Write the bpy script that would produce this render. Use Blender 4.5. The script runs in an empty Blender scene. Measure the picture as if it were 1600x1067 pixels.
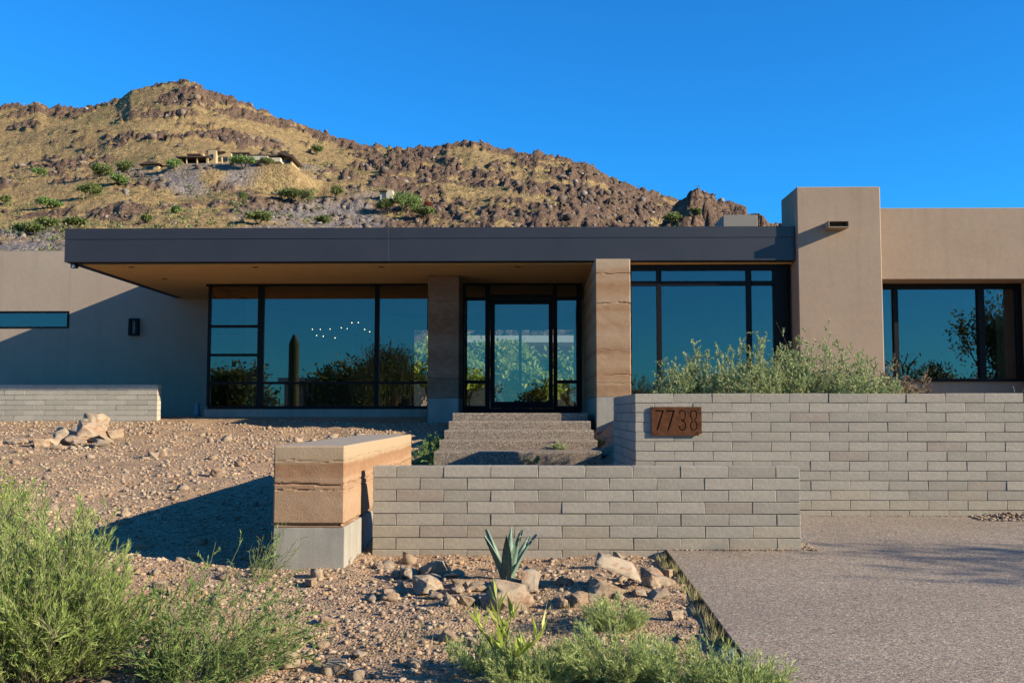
import bpy, bmesh, math, random
import numpy as np
from mathutils import Vector

# ------------------------------------------------------------------ camera, sky, sun, exposure
S = bpy.context.scene
COL = S.collection
PITCH, YAW = math.atan(112.5 / 1600), math.atan(30 / 1600)
cam = bpy.data.cameras.new('camera'); cam.lens = 36; cam.sensor_width = 36; cam.clip_start = 0.05; cam.clip_end = 8000
camo = bpy.data.objects.new('camera', cam); COL.objects.link(camo)
camo.location = (0, 0, 0)                       # world zero is the photographer's eye level
camo.rotation_euler = (math.pi / 2 + PITCH, 0, YAW)
S.camera = camo
TO_SUN = Vector((1.0, -0.335, 0.40)).normalized()
W = bpy.data.worlds.new('World'); S.world = W; W.use_nodes = True
wn = W.node_tree; wn.nodes.clear()
sky = wn.nodes.new('ShaderNodeTexSky'); sky.sky_type = 'NISHITA'; sky.sun_disc = False
sky.sun_elevation = math.asin(TO_SUN.z); sky.sun_rotation = math.atan2(TO_SUN.x, TO_SUN.y)
sky.altitude = 500; sky.air_density = 1.0; sky.dust_density = 0.1; sky.ozone_density = 2.5
hs = wn.nodes.new('ShaderNodeMix'); hs.data_type = 'RGBA'; hs.blend_type = 'MULTIPLY'; hs.inputs[0].default_value = 1.0; hs.inputs[7].default_value = (.17, 1.15, 2.05, 1)   # the photograph's deep azure, evenly over the whole sky
bg = wn.nodes.new('ShaderNodeBackground'); bg.inputs[1].default_value = 0.050
wo = wn.nodes.new('ShaderNodeOutputWorld')
wn.links.new(sky.outputs[0], hs.inputs[6]); wn.links.new(hs.outputs[2], bg.inputs[0]); wn.links.new(bg.outputs[0], wo.inputs[0])
sl = bpy.data.lights.new('sun', 'SUN'); sl.energy = 5.0; sl.angle = math.radians(0.5); sl.color = (1.0, 0.87, 0.66)
so = bpy.data.objects.new('sun', sl); COL.objects.link(so); so.location = (20, -10, 15)
so.rotation_euler = (-TO_SUN).to_track_quat('-Z', 'Y').to_euler()
S.view_settings.view_transform = 'Standard'; S.view_settings.look = 'None'
S.view_settings.exposure = 1.2; S.view_settings.gamma = 1.0
S.cycles.max_bounces = 8; S.cycles.transparent_max_bounces = 16
S.cycles.use_denoising = True

rng = np.random.default_rng(7)
random.seed(7)

# ------------------------------------------------------------------ measuring helpers
_R = camo.rotation_euler.to_matrix()
def ray(px, py):
    return _R @ Vector(((px - 800) / 1600, -(py - 533.5) / 1600, -1))
def at(px, py, Y):
    d = ray(px, py); return d * (Y / d.y)
def xa(px, Y, py=560): return at(px, py, Y).x
def za(py, Y, px=800): return at(px, py, Y).z
def sm(a, b, x):
    t = np.clip((x - a) / (b - a), 0, 1); return t * t * (3 - 2 * t)

_T = rng.random((256, 256))
def vnoise(x, y):
    xi = np.floor(x).astype(int); yi = np.floor(y).astype(int); fx = x - xi; fy = y - yi
    fx = fx * fx * (3 - 2 * fx); fy = fy * fy * (3 - 2 * fy)
    a = _T[xi & 255, yi & 255]; b = _T[(xi + 1) & 255, yi & 255]; c = _T[xi & 255, (yi + 1) & 255]; d = _T[(xi + 1) & 255, (yi + 1) & 255]
    return (a * (1 - fx) + b * fx) * (1 - fy) + (c * (1 - fx) + d * fx) * fy
def fbm(x, y, o=4):
    s = 0; a = .5; n = 0
    for i in range(o):
        s = s + a * vnoise(x * 2 ** i + 17.3 * i, y * 2 ** i + 9.1 * i); n += a; a *= .5
    return s / n
def worley(x, y):
    xi = np.floor(x).astype(int); yi = np.floor(y).astype(int)
    f1 = np.full(x.shape, 9.); f2 = np.full(x.shape, 9.); cid = np.zeros(x.shape)
    for i in (-1, 0, 1):
        for j in (-1, 0, 1):
            cx = xi + i; cy = yi + j
            jx = _T[cx & 255, cy & 255]; jy = _T[(cx + 91) & 255, (cy + 47) & 255]; h = _T[(cx + 33) & 255, (cy + 150) & 255]
            d = np.hypot(cx + jx - x, cy + jy - y)
            n = d < f1
            f2 = np.where(n, f1, np.minimum(f2, d)); cid = np.where(n, h, cid); f1 = np.where(n, d, f1)
    return f1, f2, cid

# ------------------------------------------------------------------ object helpers
def origin(parent):
    v = Vector((0, 0, 0))
    while parent is not None:
        v = v + parent.location; parent = parent.parent
    return v
def tag(o, label=None, cat=None, group=None, kind=None):
    if label: o['label'] = label
    if cat: o['category'] = cat
    if group: o['group'] = group
    if kind: o['kind'] = kind
    return o
def thing(name, label, cat, loc=(0, 0, 0), group=None):
    o = bpy.data.objects.new(name, None); COL.objects.link(o); o.location = loc; o.empty_display_size = .1
    return tag(o, label, cat, group)
def link(name, me, parent=None, loc=None):
    o = bpy.data.objects.new(name, me); COL.objects.link(o)
    if parent is not None: o.parent = parent
    if loc is not None: o.location = loc
    return o
def mesh_np(name, V, F, mat, smooth=False):
    V = np.ascontiguousarray(V, dtype=np.float32); F = np.ascontiguousarray(F, dtype=np.int32); k = F.shape[1]
    me = bpy.data.meshes.new(name)
    me.vertices.add(len(V)); me.vertices.foreach_set('co', V.ravel())
    me.loops.add(F.size); me.loops.foreach_set('vertex_index', F.ravel())
    me.polygons.add(len(F)); me.polygons.foreach_set('loop_start', np.arange(0, F.size, k, dtype=np.int32))
    me.update(calc_edges=True)
    if smooth: me.polygons.foreach_set('use_smooth', np.ones(len(F), dtype=bool))
    if mat: me.materials.append(mat)
    me.validate(); return me

class MB:
    def __init__(s): s.v = []; s.f = []
    def add(s, vs, fs):
        n = len(s.v); s.v += [tuple(v) for v in vs]; s.f += [tuple(i + n for i in f) for f in fs]; return s
    def box(s, x0, x1, y0, y1, z0, z1, c=0):
        if c <= 0:
            vs = [(x, y, z) for x in (x0, x1) for y in (y0, y1) for z in (z0, z1)]
            return s.add(vs, [(0, 1, 3, 2), (4, 6, 7, 5), (0, 4, 5, 1), (2, 3, 7, 6), (0, 2, 6, 4), (1, 5, 7, 3)])
        b = bmesh.new(); bmesh.ops.create_cube(b, size=1)
        for v in b.verts: v.co = ((x0 + x1) / 2 + v.co.x * (x1 - x0), (y0 + y1) / 2 + v.co.y * (y1 - y0), (z0 + z1) / 2 + v.co.z * (z1 - z0))
        bmesh.ops.bevel(b, geom=b.edges[:], offset=c, segments=1, affect='EDGES')
        b.verts.index_update(); s.add([v.co[:] for v in b.verts], [[v.index for v in f.verts] for f in b.faces]); b.free(); return s
    def prism(s, poly, axis, a, b):
        n = len(poly)
        def p(q, t): return {'x': (t, q[0], q[1]), 'y': (q[0], t, q[1]), 'z': (q[0], q[1], t)}[axis]
        return s.add([p(q, a) for q in poly] + [p(q, b) for q in poly],
                     [tuple(range(n))[::-1], tuple(range(n, 2 * n))] + [(i, (i + 1) % n, n + (i + 1) % n, n + i) for i in range(n)])
    def tube(s, pts, rad, n=8, cap=True):
        pts = [Vector(p) for p in pts]; rs = rad if hasattr(rad, '__len__') else [rad] * len(pts); vs = []
        for i, p in enumerate(pts):
            d = (pts[min(i + 1, len(pts) - 1)] - pts[max(i - 1, 0)]).normalized()
            a = d.orthogonal().normalized() if i == 0 else (a - d * a.dot(d)).normalized()
            b = d.cross(a)
            vs += [p + (a * math.cos(6.2832 * k / n) + b * math.sin(6.2832 * k / n)) * rs[i] for k in range(n)]
        fs = [(i * n + k, i * n + (k + 1) % n, (i + 1) * n + (k + 1) % n, (i + 1) * n + k) for i in range(len(pts) - 1) for k in range(n)]
        if cap: fs += [tuple(range(n))[::-1], tuple(range(len(vs) - n, len(vs)))]
        return s.add(vs, fs)
    def sphere(s, c, r, u=8, v=6):
        return s.tube([(c[0], c[1], c[2] + r * math.cos(math.pi * (1 - i / v))) for i in range(v + 1)],
                      [max(r * math.sin(math.pi * i / v), r * .02) for i in range(v + 1)], u)
    def build(s, name, mat, parent=None, smooth=False, loc=None):
        L = origin(parent) if parent is not None else Vector(loc or (0, 0, 0))
        me = bpy.data.meshes.new(name); me.from_pydata([(a - L.x, b - L.y, c - L.z) for a, b, c in s.v], [], s.f)
        bm = bmesh.new(); bm.from_mesh(me); bmesh.ops.recalc_face_normals(bm, faces=bm.faces[:]); bm.to_mesh(me); bm.free()
        me.materials.append(mat)
        if smooth: me.polygons.foreach_set('use_smooth', [True] * len(me.polygons))
        return link(name, me, parent, None if parent is not None else L)

# ------------------------------------------------------------------ materials
ALB = .735
class N:
    def __init__(s, name):
        s.m = bpy.data.materials.new(name); s.m.use_nodes = True; s.t = s.m.node_tree
        s.b = s.t.nodes['Principled BSDF']; s.out = s.t.nodes['Material Output']
    def n(s, t, **k):
        o = s.t.nodes.new(t)
        for a, v in k.items():
            if a in o.inputs: o.inputs[a].default_value = v
            else: setattr(o, a, v)
        return o
    def l(s, a, b): s.t.links.new(a, b)
    def coord(s, scale=(1, 1, 1), kind='Object'):
        c = s.n('ShaderNodeTexCoord'); m = s.n('ShaderNodeMapping'); m.inputs['Scale'].default_value = scale
        s.l(c.outputs[kind], m.inputs[0]); return m.outputs[0]
    def noise(s, scale, detail=4, rough=.6, vec=None, dist=0):
        o = s.n('ShaderNodeTexNoise', Scale=scale, Detail=detail, Roughness=rough, Distortion=dist)
        if vec is not None: s.l(vec, o.inputs['Vector'])
        return o.outputs['Fac']
    def vor(s, scale, vec=None, out='Color', feature='F1'):
        o = s.n('ShaderNodeTexVoronoi', Scale=scale, feature=feature)
        if vec is not None: s.l(vec, o.inputs['Vector'])
        return o.outputs[out]
    def ramp(s, fac, stops, interp='LINEAR'):
        r = s.n('ShaderNodeValToRGB'); r.color_ramp.interpolation = interp; e = r.color_ramp.elements
        while len(e) < len(stops): e.new(.5)
        for i, (p, c) in enumerate(stops): e[i].position = p; e[i].color = (*c, 1)
        s.l(fac, r.inputs[0]); return r.outputs[0]
    def mix(s, fac, a, b, mode='MIX'):
        m = s.n('ShaderNodeMix', data_type='RGBA', blend_type=mode)
        for q, i in ((fac, 0), (a, 6), (b, 7)):
            if hasattr(q, 'links'): s.l(q, m.inputs[i])
            else: m.inputs[i].default_value = q if i == 0 else (*q, 1)
        return m.outputs[2]
    def math(s, op, a, b=0.0):
        m = s.n('ShaderNodeMath', operation=op)
        for q, i in ((a, 0), (b, 1)):
            if hasattr(q, 'links'): s.l(q, m.inputs[i])
            else: m.inputs[i].default_value = q
        return m.outputs[0]
    def bump(s, h, strength=.3, dist=.01):
        b = s.n('ShaderNodeBump', Strength=strength, Distance=dist); s.l(h, b.inputs['Height']); s.l(b.outputs[0], s.b.inputs['Normal'])
    def fin(s, color, rough=.85, spec=.25, metal=0, alb=None):
        ALB_ = alb or ALB
        # all reflectances are written as they look at exposure 0.7 and scaled once to true albedo
        color = s.mix(1.0, color, (ALB_, ALB_, ALB_), 'MULTIPLY') if hasattr(color, 'links') else tuple(x * ALB_ for x in color)
        s.col = color
        if hasattr(color, 'links'): s.l(color, s.b.inputs['Base Color'])
        else: s.b.inputs['Base Color'].default_value = (*color, 1)
        s.b.inputs['Roughness'].default_value = rough; s.b.inputs['Specular IOR Level'].default_value = spec; s.b.inputs['Metallic'].default_value = metal
        return s.m
    def rand(s): return s.n('ShaderNodeObjectInfo').outputs['Random']
    def island(s): return s.n('ShaderNodeNewGeometry').outputs['Random Per Island']

def m_stucco(name, col, dark):
    k = N(name); v = k.coord(kind='Object')
    a = k.noise(1.1, 5, .62, v); b = k.noise(9, 4, .6, v); g = k.noise(160, 2, .6, v)
    c = k.ramp(k.math('ADD', k.math('MULTIPLY', a, .65), k.math('MULTIPLY', b, .35)), [(.3, dark), (.7, col)])
    streak = k.noise(1.0, 3, .6, k.coord((5, 5, .35)))
    c = k.mix(k.ramp(streak, [(.52, (0, 0, 0)), (.75, (.32, .32, .32))]), c, tuple(x * .78 for x in dark))
    k.bump(k.math('ADD', g, k.math('MULTIPLY', b, 1.5)), .35, .006); return k.fin(c, .95, .15)
def m_block(name, cols):
    k = N(name); v = k.coord()
    r = k.ramp(k.rand(), cols)
    a = k.noise(7, 5, .65, v); g = k.noise(220, 2, .7, v); w = k.noise(45, 3, .6, v)
    c = k.mix(k.ramp(a, [(.35, (.0, .0, .0)), (.75, (.5, .5, .5))]), r, (.46, .41, .33))
    c = k.mix(k.ramp(w, [(.3, (.35, .35, .35)), (.6, (0, 0, 0))]), c, (.22, .20, .165))
    e_ = k.noise(2.3, 5, .7, k.coord((1, 1, 1.6), 'Generated'), .6)
    c = k.mix(k.ramp(k.math('MULTIPLY', e_, k.noise(30, 3, .7, v)), [(.36, (0, 0, 0)), (.52, (.45, .45, .45))]), c, (.56, .54, .50))
    k.bump(k.math('ADD', g, w), .5, .006); return k.fin(c, .95, .12)
def m_concrete(name, col, dark):
    k = N(name); v = k.coord()
    a = k.noise(3, 6, .65, v); s = k.noise(1.4, 4, .6, k.coord((6, 6, .7)))
    c = k.ramp(k.math('ADD', k.math('MULTIPLY', a, .5), k.math('MULTIPLY', s, .5)), [(.33, dark), (.66, col)])
    k.bump(k.noise(90, 3, .6, v), .3, .006); return k.fin(c, .9, .2)
def m_aggregate(name, scale, tint=1.0):
    k = N(name); v = k.coord()
    vo = k.n('ShaderNodeTexVoronoi', Scale=scale); k.l(v, vo.inputs['Vector'])
    sep = k.n('ShaderNodeSeparateColor'); k.l(vo.outputs['Color'], sep.inputs[0])
    pal = [(0, (.12, .095, .088)), (.14, (.24, .18, .155)), (.34, (.36, .28, .24)), (.52, (.29, .255, .24)), (.68, (.45, .365, .31)), (.84, (.33, .215, .17)), (.94, (.60, .53, .46))]
    c = k.ramp(sep.outputs[0], [(p, (q[0] * tint * .97, q[1] * tint * .985, q[2] * tint * .87)) for p, q in pal], 'CONSTANT')
    c = k.mix(k.ramp(vo.outputs['Distance'], [(.5, (0, 0, 0)), (.9, (.6, .6, .6))]), c, (.26 * tint, .22 * tint, .185 * tint))
    big = k.noise(.55, 5, .6, v)
    c = k.mix(1.0, c, k.ramp(big, [(.3, (.82, .80, .79)), (.7, (1.1, 1.08, 1.04))]), 'MULTIPLY')
    st = k.noise(.35, 6, .7, k.coord((1.6, .5, 1))); c = k.mix(k.ramp(st, [(.52, (0, 0, 0)), (.70, (.28, .28, .28))]), c, (.20 * tint, .165 * tint, .14 * tint))
    k.bump(k.math('SUBTRACT', 1.0, vo.outputs['Distance']), .45, .004); return k.fin(c, .88, .25)
def m_rammed(name, z0, z1, stops, wobble=.07):
    """lifts laid one on another: z0..z1 is the height range in the object's own frame"""
    k = N(name); c0 = k.n('ShaderNodeTexCoord'); sx = k.n('ShaderNodeSeparateXYZ'); k.l(c0.outputs['Object'], sx.inputs[0])
    wob = k.noise(1.5, 3, .5, k.coord((1, 1, .4))); fine = k.noise(6, 4, .6, k.coord((1, 1, .6)))
    z = k.math('ADD', sx.outputs[2], k.math('ADD', k.math('MULTIPLY', k.math('SUBTRACT', wob, .5), wobble * 2), k.math('MULTIPLY', k.math('SUBTRACT', fine, .5), .03)))
    f = k.math('DIVIDE', k.math('SUBTRACT', z, z0), z1 - z0)
    c = k.ramp(f, stops)
    sp = k.noise(85, 3, .7, k.coord()); md = k.noise(7, 5, .7, k.coord((1, 1, 1.8)))
    c = k.mix(k.ramp(md, [(.42, (0, 0, 0)), (.75, (.35, .35, .35))]), c, (.46, .34, .23))
    c = k.mix(k.ramp(sp, [(.28, (.7, .7, .7)), (.42, (0, 0, 0))]), c, (.21, .125, .07))
    k.bump(k.math('ADD', sp, md), .5, .008); return k.fin(c, .97, .1)
def m_soil():
    k = N('desert_soil'); v = k.coord()
    a = k.noise(.8, 6, .65, v); b = k.noise(14, 5, .7, v)
    c = k.ramp(k.math('ADD', k.math('MULTIPLY', a, .5), k.math('MULTIPLY', b, .5)), [(.30, (.30, .19, .115)), (.5, (.455, .295, .178)), (.7, (.555, .385, .245))])
    vo = k.n('ShaderNodeTexVoronoi', Scale=62.0); k.l(v, vo.inputs['Vector'])
    sep = k.n('ShaderNodeSeparateColor'); k.l(vo.outputs['Color'], sep.inputs[0])
    peb = k.ramp(sep.outputs[1], [(0, (.16, .115, .08)), (.25, (.35, .24, .15)), (.5, (.51, .36, .215)), (.75, (.31, .255, .21)), (.9, (.61, .48, .34))], 'CONSTANT')
    c = k.mix(k.ramp(sep.outputs[0], [(.45, (0, 0, 0)), (.55, (.8, .8, .8))]), c, peb)
    h = k.math('ADD', k.math('MULTIPLY', k.math('SUBTRACT', 1.0, vo.outputs['Distance']), .6), k.math('MULTIPLY', b, 1.4))
    k.bump(h, .9, .02); return k.fin(c, 1.0, .08)
def m_rock(name, stops, island=False):
    k = N(name); v = k.coord()
    r = k.ramp(k.island() if island else k.rand(), stops)
    a = k.noise(6, 5, .7, v, .4); b = k.noise(40, 4, .7, v)
    c = k.mix(k.ramp(a, [(.35, (0, 0, 0)), (.62, (.7, .7, .7))]), r, (.50, .42, .32))
    q_ = k.noise(2.2, 4, .7, v, .8); c = k.mix(k.ramp(q_, [(.5, (0, 0, 0)), (.62, (.75, .75, .75))]), c, (.36, .19, .10))
    c = k.mix(k.ramp(b, [(.3, (.6, .6, .6)), (.45, (0, 0, 0))]), c, (.2, .15, .11))
    k.bump(k.math('ADD', a, b), .7, .02); return k.fin(c, .95, .15)
def m_leaf(name, stops, trans=.35, rough=.6):
    k = N(name); c = k.ramp(k.island(), stops); k.fin(c, rough, .25, 0, .90)
    t = k.n('ShaderNodeBsdfTranslucent'); k.l(k.col, t.inputs[0]); mx = k.n('ShaderNodeMixShader'); mx.inputs[0].default_value = trans
    k.l(k.b.outputs[0], mx.inputs[1]); k.l(t.outputs[0], mx.inputs[2]); k.l(mx.outputs[0], k.out.inputs[0]); return k.m
def m_plain(name, col, rough=.6, spec=.3, metal=0, var=.12, scale=12, bump=.1):
    k = N(name); v = k.coord(); a = k.noise(scale, 4, .6, v)
    c = k.ramp(a, [(.3, tuple(x * (1 - var) for x in col)), (.7, tuple(min(1, x * (1 + var)) for x in col))])
    if bump: k.bump(k.noise(scale * 8, 3, .6, v), bump, .003)
    return k.fin(c, rough, spec, metal)
def m_glass(name, tint, refl):
    k = N(name); k.t.nodes.remove(k.b)
    tr = k.n('ShaderNodeBsdfTransparent'); tr.inputs[0].default_value = (*tint, 1)
    gl = k.n('ShaderNodeBsdfGlossy'); gl.inputs['Roughness'].default_value = 0.0; gl.inputs[0].default_value = (1, .78, .75, 1)
    fr = k.n('ShaderNodeFresnel', IOR=1.5)
    f = k.math('MINIMUM', k.math('ADD', k.math('MULTIPLY', fr.outputs[0], 1.6), refl), 1.0)
    mx = k.n('ShaderNodeMixShader'); k.l(f, mx.inputs[0]); k.l(tr.outputs[0], mx.inputs[1]); k.l(gl.outputs[0], mx.inputs[2]); k.l(mx.outputs[0], k.out.inputs[0]); return k.m
def m_emit(name, col, s):
    k = N(name); k.fin(col, .5); k.b.inputs['Emission Color'].default_value = (*col, 1); k.b.inputs['Emission Strength'].default_value = s; return k.m
def m_hill():
    k = N('hillside'); v = k.coord()
    at_ = k.n('ShaderNodeAttribute', attribute_name='rock'); sc = k.n('ShaderNodeAttribute', attribute_name='scree')
    a = k.noise(.09, 6, .7, v); b = k.noise(.55, 5, .72, v); d = k.noise(1.6, 3, .7, v)
    grass = k.ramp(k.math('ADD', k.math('MULTIPLY', b, .6), k.math('MULTIPLY', d, .4)), [(.34, (.15, .10, .055)), (.45, (.30, .205, .095)), (.54, (.43, .31, .145)), (.68, (.57, .425, .21))])
    grass = k.mix(k.ramp(a, [(.42, (0, 0, 0)), (.68, (.75, .75, .75))]), grass, (.245, .165, .09))
    rock = k.ramp(d, [(.28, (.06, .042, .032)), (.46, (.155, .102, .072)), (.60, (.23, .155, .11)), (.75, (.34, .245, .175))])
    f = k.math('ADD', at_.outputs['Fac'], k.math('MULTIPLY', k.math('SUBTRACT', b, .5), 1.3))
    c = k.mix(k.ramp(f, [(.36, (0, 0, 0)), (.58, (1, 1, 1))]), grass, rock)
    scr = k.ramp(d, [(.3, (.10, .085, .08)), (.5, (.24, .205, .19)), (.72, (.40, .36, .33))])
    c = k.mix(sc.outputs['Fac'], c, scr)
    k.bump(k.math('ADD', d, b), 1.0, .8); return k.fin(c, 1.0, .05)

STUCCO = m_stucco('tan_stucco', (.40, .30, .215), (.34, .25, .178))
STUCCO_L = m_stucco('grey_tan_stucco', (.43, .345, .262), (.38, .30, .228))
SOFFIT = m_stucco('soffit_plaster', (.68, .44, .19), (.62, .40, .17))
BLOCK = m_block('concrete_block', [(0, (.33, .292, .232)), (.45, (.385, .343, .275)), (.86, (.43, .38, .305)), (.93, (.36, .295, .235)), (1, (.34, .27, .215))])
BLOCKP = m_block('pale_concrete_block', [(0, (.42, .385, .31)), (.5, (.48, .44, .355)), (1, (.54, .49, .39))])
BLOCKS = m_block('soil_splashed_block', [(0, (.355, .295, .215)), (.5, (.40, .335, .245)), (1, (.43, .365, .27))])
MORTAR = m_plain('mortar', (.21, .19, .155), .95, .1, 0, .2, 30, .4)
CONC = m_concrete('concrete', (.40, .37, .31), (.26, .24, .20))
CONCP = m_concrete('cement_dusted_top', (.42, .36, .285), (.33, .27, .205))
AGG = m_aggregate('exposed_aggregate_drive', 105.0, 1.06)
AGGS = m_aggregate('exposed_aggregate_step', 85.0, .90)
RAM = None
FASCIA = m_plain('charcoal_metal', (.030, .0285, .032), .42, .5, 0, .12, 1.5, .04)
BLACK = m_plain('black_frame', (.007, .0065, .0065), .5, .15, 0, .1, 5, .03)
DARK = m_plain('dark_trim', (.02, .019, .02), .6, .3, 0, .1, 5, .03)
GLASS = m_glass('glazing', (.66, .72, .68), .05)
SOIL = m_soil()
ROCK = m_rock('tan_rock', [(0, (.42, .265, .145)), (.3, (.52, .36, .21)), (.6, (.57, .44, .30)), (.85, (.39, .32, .255)), (1, (.50, .30, .16))])
GRAVEL = m_rock('gravel', [(0, (.17, .115, .078)), (.25, (.39, .245, .135)), (.5, (.51, .335, .185)), (.68, (.31, .245, .19)), (.88, (.59, .43, .265)), (1, (.25, .165, .11))], True)
k_ = N('hill_rock'); HROCK = k_.fin(k_.ramp(k_.island(), [(0, (.08, .06, .05)), (.5, (.15, .115, .09)), (.9, (.23, .18, .145)), (1, (.33, .28, .24))]), .95, .1)
RUST = m_plain('rusted_steel', (.105, .038, .014), .85, .2, 0, .45, 14, .4)
L_YEL = m_leaf('leaf_yellow_green', [(0, (.20, .29, .06)), (.5, (.31, .41, .10)), (1, (.44, .51, .17))])
L_GRN = m_leaf('leaf_green', [(0, (.10, .18, .04)), (.5, (.17, .26, .07)), (1, (.25, .33, .11))])
L_GRY = m_leaf('leaf_grey_green', [(0, (.22, .29, .11)), (.4, (.35, .42, .17)), (.86, (.48, .54, .25)), (.95, (.44, .37, .22)), (1, (.50, .41, .27))])
L_DRY = m_leaf('leaf_dry', [(0, (.20, .20, .10)), (.4, (.30, .24, .15)), (.7, (.24, .13, .09)), (1, (.42, .33, .22))])
L_BRI = m_leaf('leaf_bright', [(0, (.26, .34, .04)), (.5, (.36, .43, .07)), (1, (.48, .50, .12))], .4, .45)
L_SIL = m_leaf('leaf_silver', [(0, (.34, .40, .33)), (1, (.55, .60, .52))], .2)
L_TREE = m_leaf('leaf_desert_tree', [(0, (.05, .085, .02)), (.5, (.10, .15, .035)), (1, (.17, .21, .06))])
L_HILL = m_leaf('leaf_hill_shrub', [(0, (.08, .12, .03)), (.5, (.15, .19, .055)), (1, (.23, .25, .09))])
L_STRAW = m_leaf('straw', [(0, (.22, .22, .08)), (.5, (.36, .31, .13)), (1, (.52, .43, .21))])
STEM = m_plain('woody_stem', (.20, .165, .12), .9, .1, 0, .25, 20, 0)
STEMG = m_plain('green_stem', (.20, .22, .08), .8, .2, 0, .2, 20, 0)
BARK = m_plain('bark', (.13, .115, .06), .9, .1, 0, .3, 8, .4)
WHITE = m_plain('white_plaster', (.72, .70, .66), .8, .2, 0, .05, 3, .05)
INNER = m_plain('interior_wall', (.50, .46, .40), .8, .2, 0, .05, 2, .02)
INFLOOR = m_plain('interior_floor', (.16, .13, .10), .35, .4, 0, .15, 3, .02)

# ------------------------------------------------------------------ ground
def drive_z(Y): return -1.56 + .0455 * Y
def gz(X, Y):
    X = np.asarray(X, dtype=float); Y = np.asarray(Y, dtype=float)
    b = np.where(Y < 9, -1.62 + .0455 * np.maximum(Y, -60), -1.2105 + .0945 * (Y - 9)); b = np.minimum(b, -.06)
    b = b + .05 * np.clip(-X - 1.5, 0, 4) * (1 - sm(8, 16, Y)) * sm(3, 7, Y)
    b = b + .10 * np.exp(-((X - .15) / .9) ** 2 - ((Y - 7.45) / .55) ** 2)
    w = sm(1.0, 1.5, X) * sm(10.86, 11.0, Y)
    b = b * (1 - w) + w * np.interp(Y, [11, 14, 17.5, 40], [-.34, -.34, -.06, -.06])
    w = sm(1.135, 1.16, X) * (1 - sm(10.88, 10.95, Y))
    b = b * (1 - w) + w * (drive_z(Y) - .14)
    vis = sm(-12, -9, X) * (1 - sm(1.0, 1.13, X)) * sm(2, 4, Y) * (1 - sm(20, 21, Y))
    b = b + vis * ((fbm(X * 1.3 + 40, Y * 1.3 + 40, 4) - .5) * .12 + (fbm(X * 7 + 11, Y * 7 + 3, 3) - .5) * .035)
    return b
def ground_at(px, py):
    d = ray(px, py); Ys = np.linspace(3, 24, 1500); z = d.z / d.y * Ys; x = d.x / d.y * Ys
    i = int(np.argmax(gz(x, Ys) >= z)); return Vector((x[i], Ys[i], float(gz(x[i], Ys[i]))))
gx = np.concatenate([[-3000, -900, -300, -120, -60, -30, -20], np.arange(-14, -8, .25), np.arange(-8, 1.6, .045), np.arange(1.6, 6, .3), [7, 9, 13, 20, 40, 80, 200, 600, 3000]])
gy = np.concatenate([[-3000, -800, -250, -100, -50, -25, -12, -6, -2, 0, 2, 3, 3.6], np.arange(4, 12, .04), np.arange(12, 21.5, .08), np.arange(21.5, 24, .5), [26, 30, 36, 44, 60, 120, 400, 3000]])
GX, GY = np.meshgrid(gx, gy); V = np.stack([GX, GY, gz(GX, GY)], -1).reshape(-1, 3)
def grid_faces(ny, nx):
    i = np.arange(ny - 1)[:, None] * nx + np.arange(nx - 1)[None]; return np.stack([i, i + 1, i + nx + 1, i + nx], -1).reshape(-1, 4)
tag(link('ground', mesh_np('ground', V, grid_faces(len(gy), len(gx)), SOIL, True)), 'stony tan desert soil sloping up to the house', kind='structure')

dr = MB()
ys = [-20, -5, 0, 2, 4, 5, 6, 7, 8, 9, 10, 10.86]
prof = [(y, drive_z(y)) for y in ys]
dr.add([(1.15, y, z) for y, z in prof] + [(26, y, z) for y, z in prof] + [(1.15, y, z - .25) for y, z in prof] + [(26, y, z - .25) for y, z in prof],
       [(i, i + 1, 12 + i + 1, 12 + i) for i in range(11)] + [(i, 24 + i, 24 + i + 1, i + 1) for i in range(11)] + [(12 + i, 12 + i + 1, 36 + i + 1, 36 + i) for i in range(11)] + [(0, 12, 36, 24), (11, 35, 47, 23)])
drv = dr.build('driveway', AGG); tag(drv, 'exposed aggregate driveway in front of the block walls', kind='structure')
e = MB()
for i in range(11):
    (a, za_), (b, zb) = prof[i], prof[i + 1]
    if b > 8.83: b = 8.83; zb = drive_z(b)
    if a >= b: continue
    e.add([(x, y, z + h) for x in (1.138, 1.148) for y, z in ((a, za_), (b, zb)) for h in (-.2, .006)], [(0, 1, 3, 2), (4, 6, 7, 5), (0, 4, 5, 1), (2, 3, 7, 6), (1, 5, 7, 3)])
e.build('steel_edging', DARK, drv)

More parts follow.
